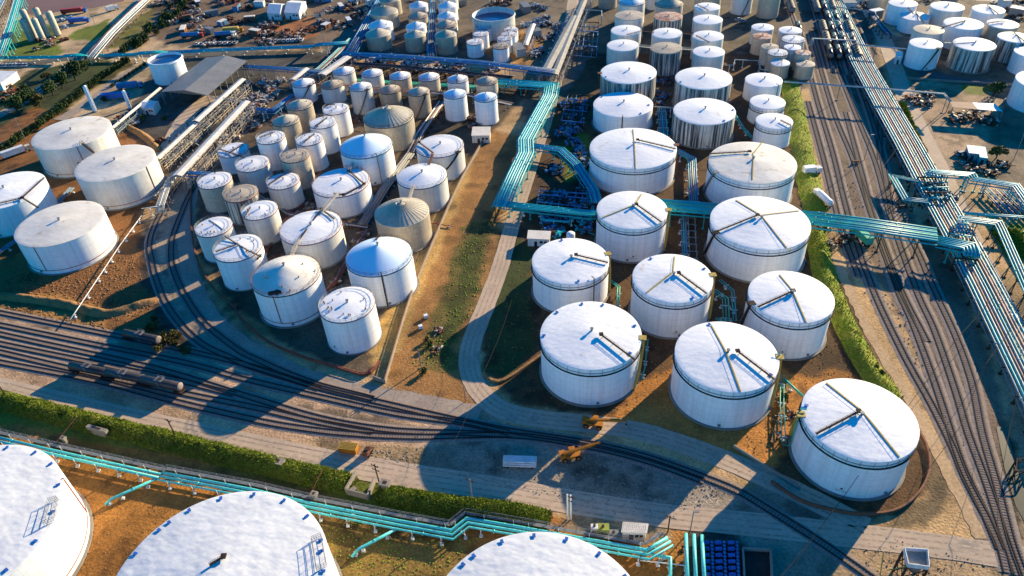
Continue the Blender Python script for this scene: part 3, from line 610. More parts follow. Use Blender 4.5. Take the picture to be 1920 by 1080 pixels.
PATCH = [
 # (polygon px, albedo, edge raggedness m)
 ([(0,20),(420,0),(480,100),(560,130),(470,180),(300,290),(230,230),(60,250),(0,330),(-200,450),(-200,20)], PALE, 3),
 ([(25,35),(110,50),(120,100),(60,112),(0,110)], GRS, 3),
 ([(135,60),(205,35),(200,60),(170,78),(125,70)], GRS, 3),
 ([(185,95),(260,30),(330,-10),(420,-20),(360,10),(300,50),(255,85)], (.20,.19,.04), 4),
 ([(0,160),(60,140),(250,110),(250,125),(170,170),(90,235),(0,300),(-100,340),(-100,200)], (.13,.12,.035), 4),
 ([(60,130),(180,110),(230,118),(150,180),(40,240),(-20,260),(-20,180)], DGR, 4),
 ([(300,0),(660,-40),(690,60),(640,90),(320,90),(270,60)], (.24,.17,.12), 6),
 ([(520,30),(590,35),(600,70),(540,78),(515,60)], (.45,.18,.07), 4),
 ([(640,-40),(720,-40),(690,110),(620,120),(590,110),(650,60)], ASPH, 3),
 ([(690,-40),(980,-40),(1010,120),(660,100)], (.19,.15,.12), 4),
 ([(960,-40),(1130,-40),(1120,100),(1100,250),(1000,300),(960,150)], (.28,.22,.16), 4),
 ([(1040,60),(1130,20),(1120,180),(1060,240),(1010,330),(985,300),(1010,180)], ASPH, 2),
 ([(960,75),(1010,40),(1020,90),(985,130),(960,125)], ORNG, 3),
 ([(1100,-40),(1480,-40),(1560,150),(1500,170),(1480,110),(1110,110)], (.20,.16,.12), 3),
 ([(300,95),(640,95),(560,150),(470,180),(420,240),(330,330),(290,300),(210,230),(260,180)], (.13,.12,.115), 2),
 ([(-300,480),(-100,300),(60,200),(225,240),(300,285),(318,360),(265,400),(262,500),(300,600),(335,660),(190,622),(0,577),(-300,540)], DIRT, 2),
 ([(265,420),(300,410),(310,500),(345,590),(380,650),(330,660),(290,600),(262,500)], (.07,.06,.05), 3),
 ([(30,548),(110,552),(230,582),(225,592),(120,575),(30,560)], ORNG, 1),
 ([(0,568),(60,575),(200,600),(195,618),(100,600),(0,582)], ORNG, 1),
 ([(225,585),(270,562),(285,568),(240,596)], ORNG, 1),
 ([(-300,520),(0,583),(190,622),(330,655),(480,690),(600,725),(720,758),(960,812),(960,850),(640,850),(480,822),(330,790),(0,712),(-300,640)], GRAV, 1.5),
 ([(530,755),(640,770),(800,800),(850,815),(700,812),(560,780)], (.25,.19,.14), 3),
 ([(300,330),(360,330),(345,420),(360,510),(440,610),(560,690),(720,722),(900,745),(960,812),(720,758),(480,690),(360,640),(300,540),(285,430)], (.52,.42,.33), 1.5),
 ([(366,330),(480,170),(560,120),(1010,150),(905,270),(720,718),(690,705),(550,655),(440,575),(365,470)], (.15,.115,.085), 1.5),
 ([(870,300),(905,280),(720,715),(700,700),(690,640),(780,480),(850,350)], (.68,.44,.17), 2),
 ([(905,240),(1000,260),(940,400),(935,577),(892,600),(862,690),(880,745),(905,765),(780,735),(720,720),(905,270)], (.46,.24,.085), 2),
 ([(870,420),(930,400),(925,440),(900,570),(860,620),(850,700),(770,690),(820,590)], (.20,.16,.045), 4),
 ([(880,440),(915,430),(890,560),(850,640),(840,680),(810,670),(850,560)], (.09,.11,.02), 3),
 ([(985,300),(1110,100),(1480,100),(1500,200),(1530,400),(1665,720),(1745,860),(1740,930),(1700,965),(1560,955),(1440,885),(1235,808),(1090,778),(960,755),(900,692),(900,640)], (.155,.085,.040), 1.5),
 ([(1205,712),(1260,690),(1300,600),(1400,650),(1500,700),(1560,690),(1640,720),(1500,800),(1445,900),(1330,850),(1130,790)], (.62,.28,.07), 3),
 ([(940,430),(1000,470),(990,560),(1010,640),(940,720),(905,690),(925,560)], DGR, 2.5),
 ([(1060,240),(1110,260),(1100,330),(1060,340)], GRS, 3),
 ([(1485,170),(1530,170),(1620,400),(1690,560),(1790,780),(1880,1010),(1920,1080),(1760,1080),(1600,1080),(1630,985),(1700,960),(1745,900),(1740,850),(1665,720),(1560,480),(1500,250)], (.72,.48,.25), 1.5),
 ([(1735,860),(1765,850),(1790,930),(1745,975),(1700,985),(1650,985),(1735,930)], (.26,.19,.11), 2),
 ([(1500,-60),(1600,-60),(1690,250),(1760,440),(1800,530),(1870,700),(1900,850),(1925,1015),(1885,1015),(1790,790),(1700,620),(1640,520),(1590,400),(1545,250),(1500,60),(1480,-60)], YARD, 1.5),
 ([(1480,-60),(1640,-60),(1640,150),(1540,160)], (.15,.12,.11), 1.5),
 ([(1690,330),(1760,330),(1740,440),(1700,380)], PALE, 2),
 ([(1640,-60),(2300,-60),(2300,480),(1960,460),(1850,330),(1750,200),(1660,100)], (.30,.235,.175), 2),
 ([(1690,165),(1740,150),(1850,165),(1880,200),(1820,320),(1745,300)], (.6,.43,.3), 2),
 ([(1800,158),(1860,160),(1850,180),(1810,175)], GRS, 2),
 ([(1660,30),(1700,40),(1690,70),(1655,60)], PALE, 2),
 ([(1750,270),(1800,320),(1860,500),(1900,560),(2100,800),(2200,1000),(1925,1010),(1880,700),(1800,500),(1740,330)], (.55,.42,.30), 2),
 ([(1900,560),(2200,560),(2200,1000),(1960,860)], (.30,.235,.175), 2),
 ([(1870,420),(1930,420),(1930,470),(1890,470)], GRS, 2),
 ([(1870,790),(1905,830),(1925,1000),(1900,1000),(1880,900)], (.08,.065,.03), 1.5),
 ([(960,820),(1085,832),(1210,859),(1385,924),(1500,1000),(1300,990),(1085,922),(770,874),(640,848)], GREY, 1.5),
 ([(560,825),(800,840),(790,870),(640,848)], (.46,.33,.2), 1),
 ([(-300,640),(0,735),(330,817),(620,880),(780,912),(1030,965),(1130,990),(1260,985),(1430,990),(1430,1300),(-400,1300)], (.52,.235,.055), 1.5),
 ([(-300,690),(0,790),(120,815),(350,860),(620,930),(860,990),(1000,985),(980,960),(600,880),(0,738),(-300,660)], GRS, 1.5),
 ([(600,1000),(850,1010),(900,1080),(840,1120),(640,1100)], (.34,.23,.06), 5),
 ([(500,945),(800,1000),(740,1020),(600,990)], (.24,.15,.05), 2),
 ([(1290,975),(1460,1000),(1450,1300),(1270,1300)], (.09,.08,.07), 1),
 ([(1430,1000),(1640,1000),(1920,1060),(1950,1400),(1430,1400)], (.62,.44,.27), 1.5),
 ([(1440,900),(1560,960),(1630,985),(1600,1030),(1560,1090),(1440,1100),(1380,1000),(1240,985),(1210,940),(1385,925)], GREY, 1.5),
 ([(1050,975),(1110,965),(1260,985),(1260,1010),(1110,1010)], (.64,.45,.28), 1),
]
def build_ground():
    ys = []; y = 40.
    while y < 560: ys.append(y); y += .62*(max(y, 90)/120)**.75
    ys = np.array(ys); xs = []; x = 0.
    xs = np.arange(-330, 390, .95)
    X, Y = np.meshgrid(xs, ys)
    # keep to the seen fan
    colr = np.zeros(X.shape+(3,)); colr[:] = SAND
    n1 = vnoise(X, Y, 3.1, 1)-.5; n2 = vnoise(X, Y, 3.1, 2)-.5; m1 = vnoise(X, Y, 9, 3)-.5; m2 = vnoise(X, Y, 9, 4)-.5
    f1 = vnoise(X, Y, 1.1, 5)-.5; f2 = vnoise(X, Y, 1.1, 6)-.5
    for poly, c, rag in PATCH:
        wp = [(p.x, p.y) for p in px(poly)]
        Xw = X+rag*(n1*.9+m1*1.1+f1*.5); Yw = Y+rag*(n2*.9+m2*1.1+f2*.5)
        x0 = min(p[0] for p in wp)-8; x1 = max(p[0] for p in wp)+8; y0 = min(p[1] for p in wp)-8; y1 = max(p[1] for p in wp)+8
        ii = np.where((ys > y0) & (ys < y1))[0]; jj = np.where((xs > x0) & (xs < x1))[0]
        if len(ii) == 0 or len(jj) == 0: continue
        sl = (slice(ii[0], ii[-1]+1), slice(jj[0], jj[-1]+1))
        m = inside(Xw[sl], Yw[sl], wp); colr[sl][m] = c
    # soften
    for _ in range(1):
        c2 = colr.copy(); c2[1:-1, 1:-1] = (colr[1:-1, 1:-1]*2+colr[:-2, 1:-1]+colr[2:, 1:-1]+colr[1:-1, :-2]+colr[1:-1, 2:])/6; colr = c2
    # dirt stains, wheel ruts and dry or oily patches
    s = (vnoise(X, Y, 14, 8)*.55+vnoise(X, Y, 5, 9)*.3+vnoise(X, Y, 1.6, 10)*.25)
    colr *= (0.55+.80*s)[..., None]*np.array([.70,.64,.53])
    d = np.clip((vnoise(X, Y, 7, 11)*.6+vnoise(X, Y, 2.2, 12)*.4-.62)*6, 0, 1)[..., None]
    colr = colr*(1-d*.5)
    d2 = np.clip((vnoise(X, Y, 19, 21)*.5+vnoise(X, Y, 6, 22)*.35+vnoise(X, Y, 1.8, 23)*.25-.55)*5, 0, 1)[..., None]
    colr = colr*(1-d2*.45)+colr*np.array([.75,.85,.6])*d2*.12
    nx, ny = len(xs), len(ys)
    zz = -0.02-.06*vnoise(X, Y, 2.5, 13)
    co = np.stack([X, Y, zz], -1).reshape(-1, 3)
    idx = np.arange(nx*ny).reshape(ny, nx)
    q = np.stack([idx[:-1, :-1], idx[:-1, 1:], idx[1:, 1:], idx[1:, :-1]], -1).reshape(-1, 4)
    # drop quads far outside the seen fan
    cx_, cy_ = X[:-1, :-1].ravel(), Y[:-1, :-1].ravel()
    keep = np.abs(cx_-cy_*.035) < cy_*.80+65; q = q[keep]
    me = bpy.data.meshes.new('ground'); me.vertices.add(len(co)); me.vertices.foreach_set('co', co.ravel())
    me.loops.add(q.size); me.loops.foreach_set('vertex_index', q.ravel().astype(np.int32))
    me.polygons.add(len(q)); me.polygons.foreach_set('loop_start', np.arange(0, q.size, 4, dtype=np.int32))
    me.update(calc_edges=True)
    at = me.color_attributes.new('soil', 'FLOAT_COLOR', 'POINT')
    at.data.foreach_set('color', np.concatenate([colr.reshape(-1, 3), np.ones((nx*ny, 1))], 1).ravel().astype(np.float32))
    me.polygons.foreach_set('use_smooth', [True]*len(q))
    m = mat('soil_surface', (1,1,1), (1,1,1), .3, .95, bump=.9, bscale=1.6, bdist=.22, fine=0)
    N = m.node_tree.nodes; L = m.node_tree.links
    va = N.new('ShaderNodeVertexColor'); va.layer_name = 'soil'
    t = N.new('ShaderNodeTexNoise'); t.inputs['Scale'].default_value = 1.3; t.inputs['Detail'].default_value = 8; t.inputs['Roughness'].default_value = .7
    g = N.new('ShaderNodeNewGeometry'); L.new(g.outputs['Position'], t.inputs['Vector'])
    r = N.new('ShaderNodeMapRange'); r.inputs[1].default_value = .3; r.inputs[2].default_value = .7; r.inputs[3].default_value = .5; r.inputs[4].default_value = 1.35
    L.new(t.outputs['Fac'], r.inputs[0]); cb = N.new('ShaderNodeCombineColor'); [L.new(r.outputs[0], cb.inputs[i]) for i in range(3)]
    x = N.new('ShaderNodeMix'); x.data_type = 'RGBA'; x.blend_type = 'MULTIPLY'; x.inputs[0].default_value = 1
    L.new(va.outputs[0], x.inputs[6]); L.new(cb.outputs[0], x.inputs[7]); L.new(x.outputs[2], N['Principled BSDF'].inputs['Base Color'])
    me.materials.append(m)
    o = bpy.data.objects.new('ground', me); COL.objects.link(o); o['kind'] = 'structure'
    mb = MB(); mb.add([(-4000,-600,-.3),(4000,-600,-.3),(4000,6000,-.3),(-4000,6000,-.3)], [(0,1,2,3)]); mb.build('terrain', 'berm', kind='structure')
build_ground()
def strip(name, pts, wd, m, z=.03, step=2.0, rag=.0, kind='structure', widths=None, off=0):
    c = smooth_path([G(u, v) for u, v in pts], step)
    if off: c = offset_path(c, off)
    n = len(c); rs = random.Random(len(c))
    L_ = []; R_ = []
    for i, p in enumerate(c):
        ww = wd if widths is None else np.interp(i/(n-1), np.linspace(0, 1, len(widths)), widths)
        a = c[max(i-1, 0)]; b = c[min(i+1, n-1)]; t = (b-a).normalized(); s = Vector((-t.y, t.x, 0))*ww/2
        L_.append(p+s*(1+rs.uniform(-rag, rag))); R_.append(p-s*(1+rs.uniform(-rag, rag)))
    mb = MB(); mb.add([(q.x, q.y, z) for q in L_]+[(q.x, q.y, z) for q in R_], [(n+i, n+i+1, i+1, i) for i in range(n-1)])
    return mb.build(name, m, kind=kind)
# roads
ROAD1 = [(-150,695),(0,731),(180,772),(330,806),(480,838),(640,870),(770,892),(950,920),(1085,943),(1240,966),(1430,985),(1600,1004),(1750,1022),(1870,1040),(2000,1062)]
strip('service_road', ROAD1, 1, 'road', .030, widths=[8.5,8.5,8.2,7.6,7.6,7.6,7.4,7.2,7.2,6.8,6.4,6.4,6.4,6.2,6.2], rag=.02)
ROAD2 = [(1075,0),(1066,60),(1048,140),(1025,225),(1003,290),(985,345),(958,430),(938,500),(912,570),(885,640),(880,690),(900,735),(940,768),(1010,785),(1090,793),(1170,803),(1235,818),(1350,858),(1440,897),(1540,945),(1625,990)]
strip('inner_road', ROAD2, 1, 'road', .022, widths=[7,7,7,6,6,5.5,5.2,5.2,5.4,5.4,5.6,5.6,5.8,6,6,6,6,6,6,6,6], rag=.03)
strip('gravel_road', [(395,285),(362,350),(348,430),(352,490),(368,545),(402,600),(470,655),(560,700),(650,728),(760,748),(900,775)], 5.5, 'track_dirt', .012, rag=.12)
strip('east_road', [(1630,20),(1665,90),(1700,190),(1735,265),(1768,330),(1800,405),(1835,480),(1875,570),(1930,690),(2000,850)], 7.5, 'road', .03, rag=.02)
strip('north_road', [(1660,95),(1720,130),(1800,150),(1900,160),(2050,180)], 7, 'asphalt', .026, rag=.02)
strip('west_road', [(275,-20),(225,45),(175,90),(130,125),(60,180),(0,215),(-80,260)], 7, 'track_dirt', .02, rag=.05)
strip('hedge_road', [(290,115),(235,140),(190,175),(145,205),(110,225)], 7, 'track_dirt', .022, rag=.06)
strip('yard_road', [(310,290),(352,215),(400,180)], 9, 'road', .018, rag=.04)
strip('haul_road', [(0,120),(60,118),(150,108),(300,102),(480,100)], 7, 'asphalt', .024, rag=.03)
strip('wall_road', [(1565,480),(1600,560),(1640,640),(1700,740),(1760,850),(1800,930),(1840,1010)], 3, 'sandtrack', .016, rag=.25)
for nm, R_, offs in (('service_road_wheel_marks', ROAD1, (-2.3, -.7, .9, 2.5)), ('inner_road_wheel_marks', ROAD2, (-1.6, 0, 1.5))):
    for o_ in offs: strip(nm, R_, .5, 'rut', .036, rag=.35, off=o_)
# water
mb = MB(); mb.poly([(p.x, p.y) for p in px([(40,-60),(260,-60),(232,2),(180,14),(120,20),(80,27),(42,27),(20,10)])], -.01, .03); mb.build('river', 'river', kind='structure')
mb = MB(); mb.poly([(p.x, p.y) for p in px([(1868,800),(1885,800),(1900,850),(1922,930),(1925,985),(1905,950),(1884,880)])], -.01, .02); mb.build('creek', 'creek', kind='structure')
mb = MB(); mb.poly([(p.x, p.y) for p in px([(1800,-60),(2200,-60),(2200,-4),(1950,6),(1830,2)])], -.01, .03); mb.build('basin_water', 'river', kind='structure')
# ------------------------------------------------------------------ railway tracks
NT = [0]
def track(pts, label, group, gauge=1.6, bedw=2.5, beds=True, sl=.75):
    c = smooth_path([G(u, v) for u, v in pts], 1.5); NT[0] += 1; zo = (NT[0] % 9)*.004
    rt = empty('railway_track', c[0], label, 'railway track', group)
    if beds:
        n = len(c); L_ = offset_path(c, bedw/2); R_ = offset_path(c, -bedw/2); L2 = offset_path(c, bedw/2+.7); R2 = offset_path(c, -bedw/2-.7)
        z = .05+zo
        mb = MB(); mb.add([(q.x, q.y, z) for q in L_]+[(q.x, q.y, z) for q in R_]+[(q.x, q.y, -.03) for q in L2]+[(q.x, q.y, -.03) for q in R2],
                          [(n+i, n+i+1, i+1, i) for i in range(n-1)]+[(i, i+1, 2*n+i+1, 2*n+i) for i in range(n-1)]+[(3*n+i, 3*n+i+1, n+i+1, n+i) for i in range(n-1)])
        mb.build('ballast_bed', 'bed', rt)
    for s in (-1, 1):
        o = offset_path(c, s*gauge/2); mb = MB(); n = len(o); wd = .12
        A = offset_path(o, wd); B = offset_path(o, -wd); z = .235+zo*.5
        mb.add([(q.x, q.y, z) for q in A]+[(q.x, q.y, z) for q in B]+[(q.x, q.y, .05) for q in A]+[(q.x, q.y, .05) for q in B],
               [(n+i, n+i+1, i+1, i) for i in range(n-1)]+[(i, i+1, 2*n+i+1, 2*n+i) for i in range(n-1)]+[(3*n+i, 3*n+i+1, n+i+1, n+i) for i in range(n-1)])
        mb.build('rail', 'rail', rt)
    d = smooth_path(c, sl); mb = MB()
    for i in range(len(d)-1):
        t = d[i+1]-d[i]; p = d[i]; mb.box((p.x, p.y, .075+zo), (.26, 2.5, .08), atan2(t.y, t.x))
    mb.build('sleepers', 'sleeper', rt, kind='stuff')
    return c
gT = 'sidings of the left yard'
LT = [
 ([(-120,562),(0,586),(120,610),(240,634),(370,662),(475,688),(600,727),(695,750),(855,787),(955,808),(1095,830),(1210,857),(1320,895),(1385,922),(1440,955),(1520,1005),(1587,1050),(1650,1095)], 'long main track from the upper left yard past the round-kerbed tank'),
 ([(-120,582),(0,609),(200,650),(350,681),(475,715),(605,745),(742,775),(855,791),(955,812)], 'siding second from the top of the left yard, joining the main track'),
 ([(-120,598),(0,626),(225,675),(325,700),(475,747),(605,785),(730,806),(860,812),(960,816)], 'siding third from the top of the left yard'),
 ([(-120,616),(0,644),(200,685),(350,717),(440,740)], 'short siding fourth from the top, ending in a switch'),
 ([(-120,632),(0,660),(150,695),(342,737),(480,765),(590,790),(700,810)], 'siding under the row of three tank wagons'),
 ([(-120,652),(0,679),(175,713),(325,752),(480,788),(567,803),(655,813),(780,819),(960,817),(1095,836),(1210,864),(1320,903)], 'siding nearest the service road on the left'),
 ([(470,190),(400,270),(335,345),(302,400),(281,450),(287,500),(302,548),(328,594),(375,642),(430,670),(475,690),(600,729)], 'outer curved track sweeping round the centre basin'),
 ([(500,200),(430,275),(368,345),(338,405),(322,455),(324,500),(342,545),(378,600),(437,650),(480,674),(580,716),(700,748)], 'inner curved track sweeping round the centre basin'),
]
for p, l in LT: track(p, l, gT)
gT2 = 'tracks of the right yard'
RT = [
 ([(1500,60),(1530,180),(1560,280),(1590,400),(1632,530),(1690,655),(1745,755),(1785,835),(1812,900),(1870,1010),(1890,1075)], 'leftmost through track of the right yard'),
 ([(1520,60),(1560,200),(1600,300),(1640,420),(1682,540),(1710,602),(1745,695),(1772,775),(1803,870),(1845,960),(1875,1030)], 'second through track from the left of the right yard'),
 ([(1560,100),(1595,190),(1640,300),(1668,400),(1717,540),(1752,618),(1790,727),(1815,810),(1850,905),(1885,1010),(1910,1080)], 'third through track of the right yard, passing under the teal bridge'),
 ([(1590,100),(1630,210),(1655,300),(1672,400)], 'short track merging into the third one above the teal bridge'),
 ([(1610,100),(1645,200),(1650,300)], 'short track beside the grey pipe run in the upper right yard'),
 ([(1700,430),(1725,480),(1750,540),(1790,625),(1822,715),(1842,812),(1870,910),(1895,1010),(1920,1080)], 'rightmost track of the right yard below the teal bridge'),
 ([(1605,310),(1632,390),(1655,455),(1690,545),(1738,640)], 'spur starting at a buffer stop in the middle of the right yard'),
 ([(1515,190),(1545,300),(1575,420),(1610,520)], 'weed-grown track along the left side of the right yard'),
 ([(1585,210),(1615,320),(1640,420),(1668,500),(1700,580)], 'middle track of the right yard beside the spur'),
 ([(1575,-20),(1615,70),(1640,160),(1655,230)], 'far sidings track next to the grey pipe run at the top'),
]
for p, l in RT: track(p, l, gT2, bedw=3.0)
gT3 = 'north sidings under the parked wagons'
WR = [[(1512,-30),(1535,40),(1562,135)],[(1526,-30),(1550,40),(1580,140)],[(1540,-30),(1565,40),(1596,140)],[(1556,-30),(1582,40),(1615,140)],[(1466,-30),(1478,10),(1500,70)]]
for i, p in enumerate(WR): track(p, ['leftmost','second','third','fourth','outlying western'][i]+' of the sidings carrying parked wagons at the top right', gT3, sl=1.2)
strip('ballast_strip', [(440,35),(420,45),(300,100)], 1, 'bed', .01) if 0 else None
track([(290,-20),(262,15),(225,55),(195,88),(165,112)], 'track beside the white pipe rack in the upper left corner', 'upper left tracks', sl=1.2)
# ------------------------------------------------------------------ grass banks
def ridge(name, pts, wd, ht, m, label, cat, step=1.2, jag=.35, seed=1, z0=-.1, blades=0, blade_m='leaf2', bl=.5, kind=None, group=None):
    c = smooth_path([G(u, v) for u, v in pts], step); n = len(c); K = 13; rs = random.Random(seed); vs = []
    for i, p in enumerate(c):
        a = c[max(i-1, 0)]; b = c[min(i+1, n-1)]; t = (b-a).normalized(); s = Vector((-t.y, t.x, 0))
        e = min(1, i*step/4, (n-1-i)*step/4)
        for k in range(K):
            f = k/(K-1)*2-1; q = p+s*f*wd/2*(1+.12*mnoise.noise(p*.15+Vector((seed, 0, 0))))
            hh = ht*(cos(f*pi/2)**1.1)*e*(1+jag*mnoise.noise(q*.45))+jag*.6*mnoise.noise(q*1.3)*(1-abs(f))
            vs.append((q.x, q.y, z0+max(0, hh)))
    fs = [(i*K+k, (i+1)*K+k, (i+1)*K+k+1, i*K+k+1) for i in range(n-1) for k in range(K-1)]
    rt = empty(name, c[0], label, cat, group) if kind != 'stuff' else None
    mb = MB(); mb.add(vs, [f[::-1] for f in fs]); o = mb.build('bank_surface' if rt else name, m, rt, smooth=True)
    if rt is None: tag(o, label, cat, group, 'stuff')
    if blades:
        mb = MB()
        for _ in range(blades):
            i = rs.randrange(n-1); k = rs.randrange(K-1); p = Vector(vs[i*K+k]).lerp(Vector(vs[(i+1)*K+k+1]), rs.random()); p += Vector((rs.uniform(-.5,.5), rs.uniform(-.5,.5), 0))
            if p.z < .15 and rs.random() < .6: continue
            hgt = bl*rs.uniform(.5, 1.5)*(1+1.2*max(0, mnoise.noise(p*.3)))
            for j in range(3):
                a = rs.random()*2*pi; d = Vector((cos(a), sin(a), 0))*bl*.45; l = Vector((rs.uniform(-.3,.3), rs.uniform(-.3,.3), 0))
                mb.add([p-d, p+d, p+d*.3+l+Vector((0,0,hgt))], [(0,1,2)])
        b = mb.build('grass_blades', blade_m, rt) 
        if rt is None: tag(b, label+', its taller blades', cat, group, 'stuff')
        else: b['kind'] = 'stuff'
gB = 'grass banks beside the right yard'
ridge('grass_bank', [(1478,150),(1490,200),(1500,260),(1510,310),(1518,350),(1530,395)], 9, 1.5, 'grass', 'bright green grass bank along the rear edge of the right basin', 'grass bank', jag=.2, bl=.25, blades=2500, seed=3, group=gB)
ridge('grass_bank', [(1528,430),(1542,500),(1562,560),(1590,620),(1622,680),(1658,730),(1672,750)], 7.5, 1.7, 'grass', 'bright green grass bank beside the front tanks, ending near the round-kerbed tank', 'grass bank', jag=.2, bl=.25, blades=4000, seed=4, group=gB)
ridge('grass_strip', [(1690,190),(1715,250),(1738,300),(1752,330)], 3, .8, 'grass', 'narrow grass strip between the grey pipe run and the east road', 'grass', blades=1500, seed=5, kind='stuff')
ridge('ditch_vegetation', [(-60,736),(0,751),(90,774),(200,800),(330,832),(480,868),(600,896),(662,911)], 6.3, 2.7, 'grassd', 'rank green growth in the ditch between the service road and the foreground pipes', 'grass', blades=20000, seed=6, bl=.33, jag=.6, kind='stuff')
ridge('ditch_vegetation', [(706,928),(760,938),(850,951),(950,964),(1030,979)], 6.3, 2.7, 'grassd', 'thick green ditch growth right of the concrete culvert box', 'grass', blades=12000, seed=7, bl=.33, jag=.6, kind='stuff')
ridge('ditch_vegetation', [(1880,430),(1895,450),(1915,485)], 9, 1.2, 'grass', 'green patch at the right edge near the teal pipe loop', 'grass', blades=1500, seed=10, kind='stuff')
ridge('ditch_vegetation', [(1885,640),(1895,690),(1900,740)], 2, .5, 'grass', 'thin dark grass under the pipe run', 'grass', blades=100, seed=10, kind='stuff') if 0 else None
# earth banks
gE = 'earth banks around the left basin'
ridge('earth_bank', [(-40,555),(30,558),(120,570),(200,588),(262,572),(300,560)], 4.5, 1.6, 'berm', 'orange earth bank along the front of the left basin', 'earth bank', seed=11, group=gE)
ridge('earth_bank', [(215,225),(270,255),(300,285)], 4, 1.5, 'berm', 'low earth bank at the rear of the left basin', 'earth bank', seed=12, group=gE)
# ------------------------------------------------------------------ pipes
def gpts(pts, z): return [G(p[0], p[1], p[2] if len(p) > 2 else z) for p in pts]
def pipes(label, pts, z, n, r, sp, m, group=None, post=7, rail=None, name='pipe_run', legs='white', cat='pipe run', truss=False, foot=True, pm='steelw', walk=None):
    c = gpts(pts, z); rt = empty(name, (c[0].x, c[0].y, 0), label, cat, group)
    ms = m if isinstance(m, list) else [m]
    for i in range(n):
        off = (i-(n-1)/2)*sp; o = offset_path(c, off); mb = MB(); mb.tube(o, r*(1 if len(ms) < 2 else (.75+.5*((i*37) % 5)/4)), 8); 
        for j in range(len(o)-1):
            L_ = (o[j+1]-o[j]).length; t = (o[j+1]-o[j]).normalized(); k = 6+((i*5) % 7)
            while k < L_-2: p = o[j]+t*k; mb.tube([p-t*.12, p+t*.12], r*1.35, 8); k += 17+((i*3) % 5)
        mb.build('pipe', ms[i % len(ms)], rt, smooth=True)
    wd = (n-1)*sp/2+r+.35
    if post:
        d = []
        for j in range(len(c)-1):
            L_ = (c[j+1]-c[j]).length; k = post/2 if L_ > post else L_/2; t = (c[j+1]-c[j]).normalized()
            if Vector((t.x, t.y)).length < .5: continue
            while k < L_: d.append((c[j]+t*k, t)); k += post
        for p, t in d[:100]:
            s = Vector((-t.y, t.x, 0)).normalized()*wd; zb = p.z-r-.12
            mb = MB(); mb.bar(Vector((p.x, p.y, zb))-s*1.1, Vector((p.x, p.y, zb))+s*1.1, .22, .24)
            if truss and wd > .8:
                for q in (-1, 1): mb.bar(Vector((p.x, p.y, 0))+s*q, Vector((p.x, p.y, zb))+s*q, .26)
                mb.bar(Vector((p.x, p.y, .3))-s, Vector((p.x, p.y, zb-.2))+s, .12)
            else:
                for q in ((-1, 1) if wd > 1.1 else (0,)): mb.bar(Vector((p.x, p.y, 0))+s*q, Vector((p.x, p.y, zb))+s*q, .22)
            if foot:
                for q in ((-1, 1) if wd > 1.1 else (0,)): mb.box((p.x+s.x*q, p.y+s.y*q, .1), (.8, .8, .3))
            if rail:
                for q in (-1, 1): mb.bar(Vector((p.x, p.y, zb))+s*q, Vector((p.x, p.y, p.z+1.3))+s*q, .09)
            mb.build('support', pm, rt)
    if truss:
        mb = MB()
        for q in (-1, 1):
            o = offset_path(c, q*(wd+.1))
            for j in range(len(o)-1): mb.bar(o[j]-Vector((0,0,r+.4)), o[j+1]-Vector((0,0,r+.4)), .25, .4)
        mb.build('girder', pm if not isinstance(truss, str) else truss, rt)
    if walk:      # walkway with handrails along one side
        o = offset_path(c, walk*(wd+.9)); mb = MB(); mb2 = MB()
        for j in range(len(o)-1):
            a, b = o[j], o[j+1]; mb.bar(a+Vector((0,0,-.2)), b+Vector((0,0,-.2)), .9, .08); s = Vector(((b-a).y, -(b-a).x, 0)).normalized()*.45
            for q in (-1, 1):
                for hz in (.5, 1.0): mb2.bar(a+s*q+Vector((0,0,hz-.1)), b+s*q+Vector((0,0,hz-.1)), .07)
            L_ = (b-a).length; k = 0
            while k < L_:
                p = a.lerp(b, k/L_)
                for q in (-1, 1): mb2.bar(p+s*q+Vector((0,0,-.2)), p+s*q+Vector((0,0,.95)), .07)
                k += 2.4
        w_ = mb.build('walkway', 'grey', rt); mb2.build('handrail', 'grey', w_)
    return rt
gPf = 'pale teal pipes of the foreground'
pipes('three pale teal pipes stepping along behind the huge foreground tanks, grey walkway beside them', [(300,893),(470,925),(580,951),(750,985),(848,1003),(877,980),(960,994),(1110,1021),(1215,1040),(1257,1015)], 1.8, 3, .34, 1.05, ['teal_l','teal_l','teal_l'], gPf, post=7, walk=1, rail=True)
pipes('two pale teal pipes starting behind the lower left corner tank', [(-40,815),(90,846),(300,893)], 1.8, 2, .40, 1.1, 'teal_l', gPf, post=6.5, walk=1, rail=True)
pipes('single teal pipe branching off beside the lower left corner tank', [(297,896),(208,936),(198,946,.5)], 1.5, 1, .36, 1, 'teal_l', gPf, post=6)
pipes('single teal pipe branching between the two middle foreground tanks', [(747,990),(672,1030),(660,1044,.4)], 1.5, 1, .36, 1, 'teal_l', gPf, post=6)
pipes('three upright-running pale teal pipes at the bottom edge left of the blue barrels', [(1301,1002),(1303,1050),(1307,1120)], 2.4, 3, .42, 1.75, 'teal_l', gPf, post=6, pm='dark')
pipes('pale teal pipe dropping toward the bottom edge near the black pit', [(1222,1040),(1257,1046),(1257,1078),(1240,1095)], 1.3, 1, .38, 1, 'teal_l', gPf, post=6)
pipes('thin white pipe looping beside the teal pipe ends at the bottom', [(1195,1050),(1283,1060),(1285,1110)], 1.2, 1, .12, 1, 'steelw', gPf, post=9)
gPc = 'teal pipes of the centre'
pipes('wide bundle of teal pipes running down beside the inner road', [(930,153),(1034,160),(1030,180),(985,262),(986,286),(965,330),(940,388)], 4.2, 7, .46, .98, ['teal','teal_l','teal'], gPc, post=9, truss='teal', pm='teal')
pipes('teal pipe bundle slanting down from the centre rack to the blue manifold', [(990,272),(1052,281),(1080,307),(1112,356),(1118,380)], 3.8, 5, .36, .8, ['teal','bluepipe'], gPc, post=8, truss='teal', pm='teal')
